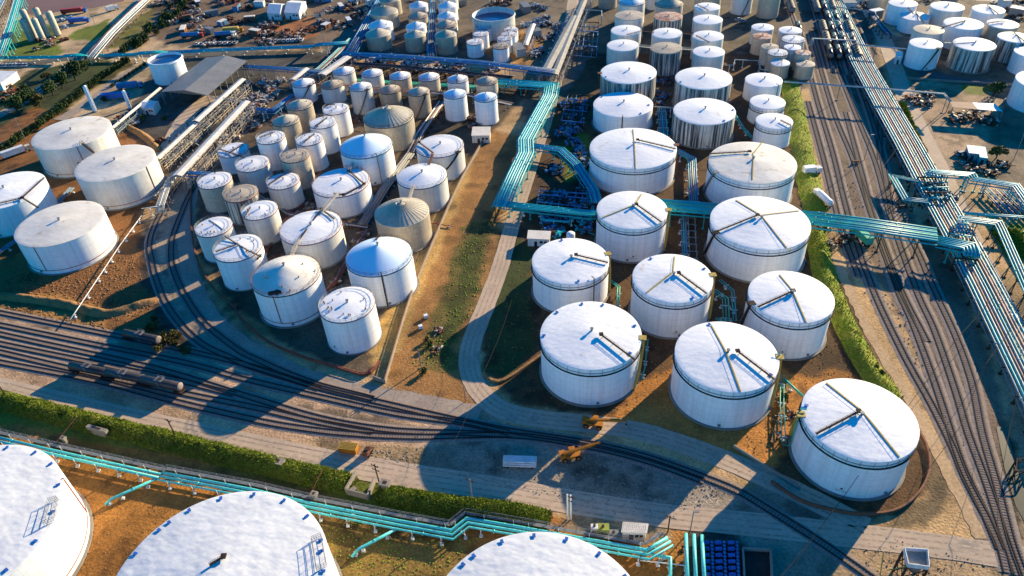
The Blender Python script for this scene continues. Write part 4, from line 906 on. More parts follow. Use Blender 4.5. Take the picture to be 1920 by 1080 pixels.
pipes('two teal pipes passing in front of the blue manifold to the wide tanks', [(938,381),(1010,390),(1105,400),(1160,398)], 4.0, 4, .42, .92, 'teal', gPc, post=8, truss='teal', pm='teal')
pipes('stepped thin teal pipe below the blue manifold', [(962,392),(1010,396),(1018,412),(1065,416),(1078,408),(1106,412),(1112,385)], 2.6, 2, .22, .6, 'teal', gPc, post=8)
pipes('teal pipe bridge section between the two wide tanks', [(1235,384),(1300,389),(1345,393)], 6.0, 7, .52, 1.06, ['teal','green','teal'], gPc, post=9, name='pipe_bridge', cat='pipe bridge', truss='teal', pm='teal')
pipes('long turquoise pipe bridge crossing the right yard tracks', [(1488,405),(1620,421),(1757,441)], 7.0, 7, .56, 1.14, ['teal','teal','green'], gPc, post=11, name='pipe_bridge', cat='pipe bridge', truss='teal', pm='dark')
pipes('short turquoise pipe section joining the pipe bridge to the grey pipe run', [(1757,450),(1818,462),(1822,480)], 6.0, 5, .48, 1.0, 'teal', gPc, post=8, truss='teal', pm='teal')
pipes('vertical set of teal pipes between the two wide tanks', [(1268,282),(1297,297),(1301,392)], 2.6, 5, .26, .72, ['teal','bluepipe','grey'], gPc, post=9)
pipes('blue-grey pipes with a ladder rack running down between the front tanks', [(1281,400),(1284,478)], 1.8, 3, .24, .7, ['bluepipe','teal'], gPc, post=7)
pipes('grey ladder-like rack beside the pipes between the front tanks', [(1296,402),(1300,486)], 3.2, 2, .12, 2.2, 'grey', gPc, post=4, pm='grey')
pipes('thin green pipe loops between the centre tank and the grass bank tank', [(1338,545),(1360,560),(1362,600)], 1.4, 3, .16, .9, ['green','teal'], gPc, post=6)
pipes('second thin teal loop between the centre tank and the grass bank tank', [(1350,525),(1374,545),(1378,600),(1342,598)], 1.6, 2, .14, .8, 'teal', gPc, post=6)
pipes('thin green pipe standing right of the tank above the yellow crane', [(1215,636),(1209,690),(1203,712)], 1.6, 1, .2, 1, 'green', gPc, post=6)
pipes('green pipe leading down-left from the biggest front tank', [(1470,710),(1505,742)], 1.8, 1, .32, 1, 'green', gPc, post=6)
pipes('thin vertical green pipe in the gap left of the biggest front tank', [(1467,702),(1466,760),(1470,830)], 1.6, 2, .13, .9, 'green', gPc, post=7)
pipes('green diagonal pipe right of the cabin tank', [(1130,515),(1160,538),(1158,575)], 1.5, 2, .18, .7, 'green', gPc, post=6)
pipes('teal pipes between the plain tank and the black-streaked tank', [(1240,200),(1245,255)], 2, 5, .26, .8, ['teal','bluepipe'], gPc, post=8)
pipes('thin teal frame of pipes right of the black-streaked tank', [(1375,210),(1392,238),(1410,258)], 2, 2, .2, .8, 'teal', gPc, post=8)
pipes('white header pipe between the plain tank and the black-streaked tank', [(1226,200),(1264,202)], 4.5, 1, .35, 1, 'cream', gPc, post=5)
gPt = 'teal pipes along the far road'
pipes('big teal pipes at the left edge with an expansion loop over the pipe rack', [(-60,109),(117,107),(118,105,7.5),(156,103,7.5),(160,106,2.6)], 2.6, 3, .52, 1.15, 'teal', gPt, post=12)
pipes('big teal pipes in the upper left between the two road crossings', [(160,105),(257,102),(257,100,8),(307,97,8),(309,99,2.6)], 2.6, 3, .52, 1.15, 'teal', gPt, post=12)
pipes('big teal pipes running behind the grey-roofed shed', [(309,99),(400,94),(590,87),(592,84,6),(652,80,6)], 2.6, 4, .5, 1.1, ['teal','bluepipe'], gPt, post=12)
pipes('blue-grey pipe run across the yard under the upper centre tanks', [(640,100),(760,106),(900,117),(1040,134)], 6.5, 4, .5, 1.3, ['bluepipe','bluepipe','greypipe'], gPt, post=10, truss='bluepipe', pm='grey')
pipes('blue-grey pipe rack left of the upper centre tanks, going up the picture', [(655,100),(690,40),(725,-20)], 6.0, 5, .4, 1.2, ['bluepipe','bluepipe','grey'], gPt, post=10, truss='bluepipe', pm='grey')
pipes('pale pipe rack slanting down to the cream loading canopy', [(660,72),(625,105),(600,128),(560,150)], 5.0, 4, .35, 1.1, ['greypipe','teal','rust'], gPt, post=8, truss='grey', pm='grey')
pipes('grey pipe rack crossing in front of the grey-roofed shed', [(452,124),(530,128),(605,134)], 5.5, 4, .35, 1.0, ['bluepipe','greypipe'], gPt, post=8, truss='grey', pm='grey')
pipes('green pipes running behind the rear tank row of the centre basin', [(655,150),(760,156),(930,165)], 2.4, 2, .6, 1.5, 'green', gPt, post=10)
pipes('dark steel pipe rack between the centre basin and the upper centre tanks', [(640,118),(760,126),(900,140),(960,146)], 3.5, 5, .2, 1.0, ['dark','grey','rust'], gPt, post=6, truss='dark', pm='dark')
pipes('vertical blue-grey pipe rack between the upper centre tank columns', [(806,106),(808,60),(812,-10)], 5, 3, .35, 1.1, ['bluepipe','grey'], gPt, post=9, truss='bluepipe', pm='grey')
gPl = 'pipes of the left side'
pipes('white pipe rack rising diagonally in the upper left corner', [(166,108),(205,62),(240,28),(292,-20)], 4.5, 4, .4, 1.3, ['steelw','greypipe','steelw','rust'], gPl, post=9, truss='steelw', pm='grey')
pipes('teal and white truss rack at the upper left edge', [(-2,104),(18,50),(36,-10)], 6.5, 5, .38, 1.1, ['teal','greypipe','teal_l'], gPl, post=8, truss='teal', pm='teal_l')
pipes('second truss rack cut by the upper left edge', [(-20,50),(5,0),(14,-30)], 6.5, 3, .38, 1.1, ['greypipe','bluepipe'], gPl, post=8, truss='grey', pm='grey')
pipes('grey pipes between the left basin tanks', [(-40,500),(60,430),(135,352)], 1.0, 3, .28, .9, ['grey','bluepipe'], gPl, post=8)
pipes('thin white pipe on short posts crossing the left basin floor', [(266,404),(226,458),(190,512),(170,542),(146,578),(131,600)], 1.5, 1, .16, 1, 'steelw', gPl, post=6)
pipes('white pipe stub with a frame at the end of the loading rack', [(265,391),(295,387)], 4.0, 1, .16, 1, 'steelw', gPl, post=6)
pipes('bundle of pale pipes bending at the end of the loading rack', [(330,322),(312,350),(300,385),(300,400,1)], 3.5, 6, .2, .6, ['cream','greypipe','steelw'], gPl, post=5, pm='grey')
pipes('blue pipe bridge between the loading rack and the packed tanks', [(330,322),(408,327)], 6.0, 2, .45, 1.1, 'bluepipe', gPl, post=9, truss='bluepipe')
pipes('blue bent pipe run at the head of the curved tracks', [(480,204),(512,207),(548,178)], 5.0, 2, .5, 1.2, 'bluepipe', gPl, post=8, truss='bluepipe')
gPi = 'pipes inside the centre basin'
pipes('long covered pipe trench running up through the middle of the basin', [(680,421),(722,352),(770,288)], 1.2, 4, .48, 1.0, ['grey','concrete','grey'], gPi, post=6, pm='grey')
pipes('rear part of the pipe trench beside the tan silver-domed tank', [(772,285),(790,248),(830,190)], 1.6, 5, .26, .8, ['rust','steelw','grey'], gPi, post=5, pm='dark')
pipes('rust-coloured pipes from the trench down to the front tanks', [(690,430),(660,470),(632,520),(612,545)], .9, 4, .2, .7, ['rust','grey','redpipe'], gPi, post=5, pm='dark')
pipes('grey pipes between the packed tanks and the trench', [(485,363),(540,400),(600,413),(690,425)], .8, 4, .18, .6, ['grey','steelw','rust'], gPi, post=5, pm='dark')
pipes('thin red pipes between the packed small tanks', [(440,470),(500,470),(540,400),(590,370)], .8, 2, .16, .6, ['redpipe','rust'], gPi, post=5, pm='dark')
pipes('red pipe across the sunlit sand right of the silver-tan tank', [(806,418),(848,424)], .5, 1, .18, 1, 'redpipe', gPi, post=5)
pipes('catwalk pipes linking the rear rows of the centre basin', [(590,178),(640,160),(720,166),(880,178),(960,195)], 3, 4, .2, .7, ['steelw','cream','rust','grey'], gPi, post=6, pm='grey')
# grey pipe run of the right side
RUN = [(1548,-30),(1580,40),(1618,120),(1660,195),(1703,270),(1752,360),(1800,445),(1850,540),(1890,620),(1940,720),(2010,870)]
rt = pipes('broad run of parallel pale grey, teal and pink pipes down the right side', RUN, 3.0, 11, .30, 1.0, ['greypipe','teal_l','greypipe','pinkpipe','greypipe','teal_l','greypipe','pinkpipe','greypipe','teal','greypipe'], None, post=10, pm='dark', truss='grey')
gPr = 'overhead pipes crossing the right yard'
pipes('thin grey overhead pipes crossing the right yard at mid height of the cluster', [(1522,84),(1524,72,7),(1606,76,7),(1610,84,7),(1700,92,7),(1712,96)], 7, 2, .22, .6, 'greypipe', gPr, post=16, pm='grey')
pipes('long thin grey overhead pipes from the small tank to the brown canopy', [(1470,153),(1640,165),(1770,176),(1782,190)], 7, 2, .24, .7, 'greypipe', gPr, post=16, pm='grey')
pipes('rearmost thin overhead pipe over the parked wagons', [(1560,12),(1640,22),(1644,32)], 7, 1, .25, 1, 'greypipe', gPr, post=16, pm='grey')
pipes('overhead pipe frame left of the central wagon rows', [(1080,36),(1082,18),(1128,20),(1128,38)], 6, 1, .25, 1, 'greypipe', gPr, post=12, pm='grey')
pipes('thin grey pipe frame right of the front right-column tank', [(1360,122),(1376,122),(1378,112),(1424,114),(1426,130),(1444,133)], 4, 1, .22, 1, 'greypipe', gPr, post=8)
gPq = 'teal pipe loops at the right edge'
pipes('upper teal pipe bundle running off the right edge', [(1745,330),(1748,322),(1822,328),(1826,336),(1905,348),(1922,372),(1990,470)], 6, 4, .34, .9, ['teal','teal','teal_l'], gPq, post=8, truss='teal', pm='teal')
pipes('squared teal expansion loop left of the grey pipe run', [(1725,340),(1673,330),(1697,373),(1742,378)], 4, 3, .26, .9, ['teal_l','greypipe','teal'], gPq, post=6, pm='dark')
pipes('lower teal expansion loop over the east road', [(1800,436),(1806,410),(1872,418),(1878,430),(1935,560),(2000,690)], 5, 4, .28, .9, ['teal_l','teal','greypipe'], gPq, post=8, pm='dark')
pipes('teal header running off the right edge under the upper bundle', [(1810,400),(1870,404),(1990,412)], 5, 2, .3, .9, 'teal', gPq, post=8, pm='teal')
for i in range(7):
    u = 1838+i*13; pipes(['grey pipe closest to the road in the comb of pipes under the upper teal bundle','second pipe of the comb under the upper teal bundle','third pipe of the comb under the upper teal bundle','fourth pipe of the comb under the upper teal bundle','fifth pipe of the comb under the upper teal bundle','sixth pipe of the comb under the upper teal bundle','pipe nearest the right edge in the comb'][i], [(u,352+i*1.5),(u+50,402+i*1.2)], 1.8, 2, .22, .7, [['grey','bluepipe'],['teal','bluepipe'],['bluepipe','grey']][i % 3], 'comb of short pipes at the right edge', post=6, pm='dark')
pipes('dark pipe rack in shadow by the upper right group', [(1632,22),(1655,52),(1668,66)], 3, 5, .25, .8, ['dark','grey','bluepipe'], gPr, post=5, pm='dark')
# blue manifold left of the tank with three arms
def manifold(poly, z, label, m, nx=5, ny=4):
    A, B, C_, D = [G(u, v, z) for u, v in poly]; rt = empty('pipe_manifold', (A.x, A.y, 0), label, 'pipe manifold')
    rs = random.Random(int(A.x))
    for i in range(nx+1):
        t = i/nx; p, q = A.lerp(B, t), D.lerp(C_, t); mb = MB(); mb.tube([p, q], .2, 6); mb.build('pipe', m[i % len(m)], rt, smooth=True)
    for i in range(ny+1):
        t = i/ny; p, q = A.lerp(D, t), B.lerp(C_, t); mb = MB(); mb.tube([p+Vector((0,0,.5)), q+Vector((0,0,.5))], .24, 6); mb.build('header_pipe', m[(i+1) % len(m)], rt, smooth=True)
    for i in range(16):
        p = A.lerp(B, rs.random()).lerp(D.lerp(C_, rs.random()), rs.random()); mb = MB(); mb.tube([(p.x, p.y, 0), (p.x, p.y, z)], .12, 5); mb.box((p.x, p.y, z+.9), (.7, .5, .7), rs.random()); mb.build('valve', rs.choice(m+['dark']), rt)
    for p in (A, B, C_, D): mb = MB(); mb.bar((p.x, p.y, 0), (p.x, p.y, z+1), .3); mb.build('post', 'dark', rt)
    return rt
manifold([(1013,352),(1108,358),(1100,400),(1005,388)], 3, 'blue-lit grid of manifold pipes beside the inner road', ['bluepipe','dark','bluepipe'], 7, 5)
manifold([(1065,178),(1105,182),(1098,232),(1052,228)], 3, 'dark blue pipe frame standing left of the wide plain-roofed tank', ['bluepipe','dark'], 5, 5)
manifold([(1075,42),(1122,44),(1118,110),(1062,104)], 3.5, 'tangled dark pipework left of the left tank column', ['bluepipe','dark','grey'], 6, 7)
manifold([(1720,335),(1775,335),(1780,372),(1735,374)], 4, 'teal valve cluster on the grey pipe run', ['teal','dark','teal'], 5, 4)
manifold([(1780,440),(1822,446),(1830,490),(1790,486)], 4, 'teal valve cluster at the foot of the turquoise bridge', ['teal','teal_l','dark'], 5, 4)
# ------------------------------------------------------------------ loading racks
def canopy(pts, wpx, z, label, m='canopy', group='long cream loading canopies'):
    c = [G(u, v, z) for u, v in pts]; a, b = c[0], c[1]; rt = empty('loading_canopy', (a.x, a.y, 0), label, 'loading canopy', group)
    t = (b-a).normalized(); s = Vector((-t.y, t.x, 0))*wpx/2; L_ = (b-a).length
    mb = MB()
    n = max(2, int(L_/6))
    for i in range(n):
        p, q = a+t*(L_*i/n), a+t*(L_*(i+1)/n-.08)
        mb.add([p-s, q-s, q+Vector((0,0,.55)), p+Vector((0,0,.55)), p+s, q+s], [(0,1,2,3),(3,2,5,4)]); mb.add([p-s-Vector((0,0,.15)), q-s-Vector((0,0,.15)), q+s-Vector((0,0,.15)), p+s-Vector((0,0,.15))], [(0,3,2,1)])
    mb.build('roof', m, rt)
    for i in range(min(n+1, 60)):
        p = a+t*(L_*i/n)
        mb = MB()
        for q in (-1, 1): mb.bar(Vector((p.x, p.y, 0))+s*q*.8, Vector((p.x, p.y, z))+s*q*.8, .25)
        mb.bar(Vector((p.x, p.y, z-.3))-s, Vector((p.x, p.y, z-.3))+s, .2); mb.build('post', 'grey', rt)
    rs = random.Random(int(a.x)); mb = MB()
    for sd in (-1, 1):
        for zz in (1.2, 2.4): mb.bar(a+s*sd*1.4-Vector((0,0,z-zz)), b+s*sd*1.4-Vector((0,0,z-zz)), .2)
        for i in range(int(L_/1.3)):
            p = a+t*(i*1.3+rs.random())+s*sd*(1.15+rs.random()*1.1); zz = rs.uniform(1.5, z-.5)
            q = p+Vector((rs.uniform(-1,1), rs.uniform(-1,1), 0))*1.8; p.z = zz; q.z = zz+rs.uniform(-1.5, 1.5); mb.bar(p, q, .18); mb.bar((p.x, p.y, 0), p, .14)
    mb.build('loading_arms', 'greypipe' if rs.random() < .5 else 'cream', rt)
    mb = MB()
    for sd in (-1, 1): mb.bar(a+s*sd*1.9-Vector((0,0,2)), b+s*sd*1.9-Vector((0,0,2)), .5, .15)
    mb.build('gangway', 'grey', rt)
canopy([(462,190),(332,330)], 4.2, 7, 'longest cream loading canopy, ending above the curved tracks')
canopy([(455,148),(366,228)], 3.6, 7, 'cream loading canopy just right of the grey-roofed shed')
canopy([(366,232),(294,298)], 3.0, 6, 'narrow cream loading canopy pointing at the left basin')
canopy([(652,106),(603,140)], 5.0, 6.5, 'short wide cream canopy above the rear tank row')
canopy([(300,165),(210,240)], 2.2, 4, 'narrow tan conveyor cover below the grey-roofed shed')
canopy([(575,128),(548,150)], 3.5, 6, 'small cream canopy left of the rear tank row')
canopy([(1078,30),(1020,138)], 4.4, 6, 'left one of two cream covered rows near the top centre', 'hopper')
canopy([(1100,-10),(1040,140)], 3.6, 6, 'right one of two cream covered rows near the top centre', 'hopper')
canopy([(1000,45),(985,85)], 3.0, 4, 'short cream rack near the wide open-topped tank', 'canopy')
# ------------------------------------------------------------------ wagons
def tank_wagon(label, group, body='wagon', end='wagon_end'):
    rt = empty('tank_wagon', (0,0,0), label, 'tank wagon', group)
    mb = MB(); n = 16; L_ = 14.2; prof = [(-L_/2-.35, .5), (-L_/2-.2, 1.05), (-L_/2, 1.42), (L_/2, 1.42), (L_/2+.2, 1.05), (L_/2+.35, .5)]
    vs = [(x, cos(2*pi*j/n)*r, 2.75+sin(2*pi*j/n)*r) for x, r in prof for j in range(n)]; fs = [(i*n+j, (i+1)*n+j, (i+1)*n+(j+1) % n, i*n+(j+1) % n) for i in range(len(prof)-1) for j in range(n)]
    fs += [tuple(range(n)), tuple(range(5*n, 6*n))[::-1]]; mb.add(vs, fs)
    ba = mb.build('barrel', [body, end], rt, smooth=False)
    for p in ba.data.polygons: p.use_smooth = True; p.material_index = 1 if abs(p.center.x) > L_/2-.02 and abs(p.center.x)-.001 > L_/2 else 0
    mb = MB(); mb.cyl((0,0,4.05), .75, .55, 14); mb.build('dome_hatch', 'dark', rt)
    mb = MB(); mb.box((0,0,4.45), (2.6,1.9,.1))
    for x in (-1.3, 1.3):
        for y in (-.95, .95): mb.bar((x,y,4.4), (x,y,5.1), .06)
    mb.bar((-1.3,-.95,5.1), (1.3,-.95,5.1), .06); mb.bar((-1.3,.95,5.1), (1.3,.95,5.1), .06); mb.build('top_platform', 'grey', rt)
    mb = MB(); mb.box((0,0,1.15), (15.6,.6,.35)); mb.box((-7.4,0,1.2), (1.2,2.6,.25)); mb.box((7.4,0,1.2), (1.2,2.6,.25)); mb.build('underframe', 'dark', rt)
    mb = MB()
    for s in (-1, 1):
        for k in (0, 1): mb.bar((k*.5-.25, s*1.45, 1.3), (k*.5-.25, s*1.45, 4.4), .07)
        for i in range(7): mb.bar((-.25, s*1.45, 1.5+i*.45), (.25, s*1.45, 1.5+i*.45), .05)
    mb.build('ladder', 'grey', rt)
    for s in (-1, 1):
        mb = MB(); mb.box((s*5.6,0,.85), (2.4,1.9,.4)); b = mb.build('bogie', 'dark', rt)
        mb = MB()
        for dx in (-.85, .85):
            for y in (-.8, .8): mb.tube([(s*5.6+dx, y-.07, .65), (s*5.6+dx, y+.07, .65)], .46, 14)
        mb.build('wheels', 'rail', b)
    return rt
def place(o, p, q, z=.0):
    a, b = G(*p), G(*q); c = (a+b)/2; o.location = (c.x, c.y, z); o.rotation_euler = (0,0,atan2(b.y-a.y, b.x-a.x)); return (b-a).length
TW = tank_wagon('black tank wagon with pale dusty end, leftmost of the three on the siding', 'black tank wagons in the left yard')
# on the siding under them
place(TW, (141,697), (206,710)); TW.location.z = .1; TW.scale = (.9,.92,.92)
for i, (p, q, l) in enumerate([((208,710),(272,722),'black tank wagon in the middle of the three on the siding'), ((275,723),(342,737),'black tank wagon at the right end of the three on the siding'), ((240,636),(302,649),'dark tank wagon alone on the upper track beside black scrub')]):
    o = copy_tree(TW); o['label'] = l; place(o, p, q); o.location.z = .1
def scale_to(o, L_): o.scale = (L_/15.8, 1, 1)
# parked wagons of the north sidings
def pw_label(row, k, kind): return f"{kind} wagon parked in {['the leftmost','the second','the third','the fourth','the outlying western'][row]} of the top right sidings"
HW = empty('hopper_wagon', (0,0,0), 'x', 'hopper wagon', 'wagons parked at the top right')
mb = MB(); mb.poly([(-7,-1.5),(7,-1.5),(7,1.5),(-7,1.5)], 1.6, 3.9); mb.build('body', 'grey', HW)
mb = MB(); mb.add([(-7.1,-1.6,3.9),(7.1,-1.6,3.9),(7.1,0,4.4),(-7.1,0,4.4),(-7.1,1.6,3.9),(7.1,1.6,3.9)], [(0,1,2,3),(3,2,5,4)]); 
for i in range(4): mb.box((-5+i*3.3,0,4.5), (1.6,.9,.3))
mb.build('roof', 'hopper_d', HW)
mb = MB(); mb.box((0,0,1.3), (15,2.2,.35)); mb.build('underframe', 'dark', HW)
for s in (-1, 1):
    mb = MB(); mb.box((s*5.3,0,.8), (2.2,1.9,.4))
    for dx in (-.8,.8):
        for y in (-.8,.8): mb.tube([(s*5.3+dx,y-.07,.62),(s*5.3+dx,y+.07,.62)], .45, 10)
    mb.build('bogie', 'dark', HW)
rs = random.Random(5); first = True; cnt = 0
for r, path in enumerate(WR):
    c = smooth_path([G(u, v) for u, v in path], 1.0); k = 8
    while k+16 < len(c):
        a, b = c[k], c[k+15]; mid = c[k+8]
        if not (rs.random() < .07):
            kind = 'tank' if (r in (1, 2) and rs.random() < .85) or rs.random() < .5 else 'hopper'
            if kind == 'hopper' and first: o = HW; first = False
            else: o = copy_tree(TW if kind == 'tank' else HW)
            o.location = (mid.x, mid.y, .1); o.rotation_euler = (0,0,atan2(b.y-a.y, b.x-a.x))
            o['label'] = pw_label(r, k, 'dark tank' if kind == 'tank' else 'dark-roofed hopper'); o['group'] = f"{'tank' if kind=='tank' else 'hopper'} wagons in row {['one','two','three','four','five'][r]} at the top right"
            cnt += 1
        k += 17
# ------------------------------------------------------------------ buildings
def house(pts, hgt, label, name='plant_building', wall='steelw', roof='canopy', rise=.0, door=None, cat='building', group=None, over=.3, ribs=False, win=True):
    """pts: four ground corners (px), walls with a flat or gabled roof"""
    c = [G(u, v) if not isinstance(u, Vector) else u for u, v in pts] if not isinstance(pts[0], Vector) else pts
    rt = empty(name, c[0], label, cat, group)
    mb = MB(); mb.poly([(p.x, p.y) for p in c], -.05, hgt); mb.build('walls', wall, rt)
    ce = sum(c, Vector())/4; o = [p+(p-ce).normalized()*over for p in c]
    up = lambda p, z: Vector((p.x, p.y, z))
    if rise:
        m1 = (o[0]+o[3])/2; m2 = (o[1]+o[2])/2; mb = MB()
        mb.add([up(o[0],hgt), up(o[1],hgt), up(m2,hgt+rise), up(m1,hgt+rise), up(o[3],hgt), up(o[2],hgt)], [(0,1,2,3),(3,2,5,4),(0,3,4),(1,5,2)]); mb.build('roof', roof, rt)
    else:
        mb = MB(); mb.poly([(p.x, p.y) for p in o], hgt+.002, hgt+.28)
        if ribs:
            for i in range(1, 14): a, b = o[0].lerp(o[1], i/14), o[3].lerp(o[2], i/14); mb.bar(up(a,hgt+.3), up(b,hgt+.3), .12, .16)
        mb.build('roof', roof, rt)
    # door and windows on the side facing the camera (edge 0-1)
    a, b = c[0], c[1]; t = (b-a).normalized(); nrm = Vector((t.y, -t.x, 0)); L_ = (b-a).length
    if (ce-a).dot(nrm) > 0: nrm = -nrm
    mb = MB(); p = a+t*L_*.3+nrm*.04; mb.bar(p+Vector((0,0,1.05)), p+t*1.0+Vector((0,0,1.05)), .08, 2.1); mb.build('door', 'dark', rt)
    if win:
        for f in (.55, .75):
            mb = MB(); p = a+t*L_*f+nrm*.04; mb.bar(p+Vector((0,0,hgt*.6)), p+t*min(1.3, L_*.15)+Vector((0,0,hgt*.6)), .08, .9); mb.build('window', 'glass', rt)
    return rt
house([(1166,1012),(1209,1014),(1212,998),(1169,995)], 3.0, 'white control cabin with a ribbed cream roof, behind the near foreground tank', 'control_cabin', 'steelw', 'canopy', ribs=True)
house([(990,461),(1030,463),(1032,448),(992,446)], 3.0, 'small cream flat-roofed cabin beside the blue manifold', 'plant_cabin', 'white2', 'canopy')
house([(886,268),(919,268),(920,252),(888,252)], 3.4, 'small white plant building right of the blue-shaded pair of tanks', 'plant_cabin', 'white2', 'canopy')
house([(269,214),(292,216),(302,203),(280,200)], 3.6, 'small white hut with a peaked roof in the shade by the grey-roofed shed', 'hut', 'steelw', 'steelw', rise=1.0, door=1)
house([(504,37),(528,38),(537,20),(513,18)], 4.2, 'left one of two white tents at the top of the scrap yard', 'tent', 'steelw', 'steelw', rise=2.6, group='white tents', cat='tent')
house([(536,36),(563,37),(576,15),(549,13)], 4.2, 'right one of two white tents at the top of the scrap yard', 'tent', 'steelw', 'steelw', rise=2.6, group='white tents', cat='tent')
house([(-40,172),(8,170),(38,148),(-20,146)], 4, 'low white-roofed warehouse cut by the left edge', 'warehouse', 'steelw', 'steelw', cat='warehouse')
house([(590,4),(622,4),(626,-8),(596,-8)], 4, 'pale blue shed at the top edge right of the tents', 'shed', 'bluepipe', 'steelw', cat='shed')
house([(1812,300),(1830,302),(1826,288),(1808,286)], 3, 'pale grey container in the dark yard at the right', 'container', 'greypipe', 'steelw', cat='container', win=False)
house([(1832,308),(1846,310),(1842,290),(1828,288)], 3, 'teal container standing on end of the dark yard at the right', 'container', 'teal', 'teal_l', cat='container', win=False)
house([(1676,120),(1688,121),(1689,111),(1677,110)], 3.5, 'small pale blue kiosk beside the smooth blue-white tank', 'kiosk', 'steelw', 'steelw', cat='kiosk', win=False)
# grey-roofed open shed
sh = empty('open_shed', G(346,175), 'large open shed with a grey gabled roof in the upper left', 'shed')
R0, R1 = G(424,104,9.5), G(346,169,9.5); L0, L1 = G(386,108,7), G(302,172,7); Q0, Q1 = G(463,114,7), G(389,179,7)
mb = MB(); mb.add([L1, L0, R0, R1, Q0, Q1], [(0,1,2,3),(3,2,4,5)]); mb.add([p-Vector((0,0,.2)) for p in (L1, L0, R0, R1, Q0, Q1)], [(3,2,1,0),(5,4,2,3)]); mb.build('roof', 'shed', sh)
mb = MB(); mb.add([R1, L1, Q1], [(0,1,2)]); mb.add([R0, L0, Q0], [(0,1,2)]); mb.build('gable', 'shed', sh)
for A, B in ((L1, L0), (Q1, Q0)):
    for i in range(8): p = A.lerp(B, i/7); mb = MB(); mb.bar((p.x, p.y, 0), (p.x, p.y, 6.9), .35); mb.build('post', 'grey', sh)
# brown and white canopy
sh = empty('yard_shelter', G(1790,215), 'small shelter with a half brown, half white roof at the right', 'shelter')
z = 5; a, b, c_, d = G(1781,190,z), G(1865,194,z), G(1881,209,z), G(1787,201,z)
m1, m2 = a.lerp(b, .5), d.lerp(c_, .5)
mb = MB(); mb.add([a, m1, m2, d], [(0,3,2,1)]); mb.build('brown_roof_half', 'shedd', sh)
mb = MB(); mb.add([m1+Vector((0,0,.02)), b, c_, m2], [(0,3,2,1)]); mb.build('white_roof_half', 'steelw', sh)
for p in (a, b, c_, d, m1, m2): mb = MB(); mb.bar((p.x, p.y, 0), (p.x, p.y, p.z), .25); mb.build('post', 'grey', sh)
# vertical vessels in the upper left
for (ub, vb, ht, r, lb, nm) in [(66,72,17,1.9,'rear left pale column of the five','x'),(90,69,17,1.9,'rear right pale column of the five','x'),(60,77,12.5,1.9,'front left shorter column of the five','x'),(81,75,12.5,1.9,'front middle shorter column of the five','x'),(109,66,14,2.1,'rightmost column of the five, standing apart','x')]:
    p = G(ub, vb); rt = empty('vertical_vessel', p, lb+' in the upper left corner', 'vessel', 'tall pale vessels in the upper left')
    mb = MB(); mb.lathe(p, [(r, .6), (r, ht), (r*.85, ht+.5), (r*.3, ht+.8), (.02, ht+.85)], 20); mb.build('shell', 'cream', rt, smooth=True)
    mb = MB(); mb.cyl((p.x, p.y, 0), r*1.1, .6, 20); mb.build('skirt', 'concrete', rt); mb = MB(); mb.cyl((p.x, p.y, ht+.8), .35, .7, 8); mb.build('top_nozzle', 'rust', rt)
    mb = MB()
    for s in (-.25, .25): mb.bar((p.x+s, p.y-r-.15, .5), (p.x+s, p.y-r-.15, ht), .08)
    for i in range(int(ht/.8)): mb.bar((p.x-.25, p.y-r-.15, .8+i*.8), (p.x+.25, p.y-r-.15, .8+i*.8), .05)
    mb.build('ladder', 'grey', rt)
for (ub, vb, ht, r, lb) in [(179,209,13,1.0,'slim white column standing by the shaded road'),(244,203,9,.8,'slimmer white column beside the tan conveyor cover')]:
    p = G(ub, vb); rt = empty('vertical_vessel', p, lb, 'vessel'); mb = MB(); mb.lathe(p, [(r, .3), (r, ht), (r*.5, ht+.5), (.02, ht+.6)], 16); mb.build('shell', 'white', rt, smooth=True); mb = MB(); mb.cyl((p.x, p.y, 0), r*1.3, .35, 14); mb.build('footing', 'concrete', rt)
    mb = MB(); mb.tube([(p.x+r+.2, p.y, .3), (p.x+r+.2, p.y, ht), (p.x, p.y, ht+.4)], .12, 6); mb.build('side_pipe', 'grey', rt)
# ------------------------------------------------------------------ basin walls and kerbs
def wall(pts, hgt, wd, m, label, name='low_wall', cat='wall', group=None, cap=None, z0=0):
    c = smooth_path([G(u, v) for u, v in pts], 2.0) if len(pts) > 2 else [G(u, v) for u, v in pts]
    rt = empty(name, c[0], label, cat, group); A, B = offset_path(c, wd/2), offset_path(c, -wd/2); n = len(c)
    mb = MB(); mb.add([(q.x, q.y, hgt) for q in A]+[(q.x, q.y, hgt) for q in B]+[(q.x, q.y, -.1) for q in A]+[(q.x, q.y, -.1) for q in B],
       [(n+i, n+i+1, i+1, i) for i in range(n-1)]+[(i, i+1, 2*n+i+1, 2*n+i) for i in range(n-1)]+[(3*n+i, 3*n+i+1, n+i+1, n+i) for i in range(n-1)]+[(0, 2*n, 3*n, n), (n-1, 2*n-1, 4*n-1, 3*n-1)])
    mb.build('wall_body', m, rt)
    if cap:
        mb = MB(); mb.tube([Vector((q.x, q.y, hgt+.3)) for q in c], cap[1], 6); mb.build('top_pipe', cap[0], rt)
    return rt
gW = 'low walls around the basins'
wall([(905,268),(862,345),(815,450),(770,560),(722,718)], 1.3, .35, 'concrete', 'long straight concrete wall along the right side of the centre basin', group=gW, cap=('rust', .14))
wall([(722,718),(700,710)], 1.3, .35, 'concrete', 'short end of concrete wall at the tip of the centre basin', group=gW)
wall([(440,575),(452,598),(500,640),(560,668),(640,693),(680,704),(698,698),(712,680)], .8, .45, 'rust', 'rust-brown kerb bending round the front tip of the centre basin', group=gW, cap=('redpipe', .15))
wall([(362,335),(358,400),(368,480),(400,540),(440,577)], .8, .4, 'rust', 'brown kerb on the track side of the centre basin', group=gW)
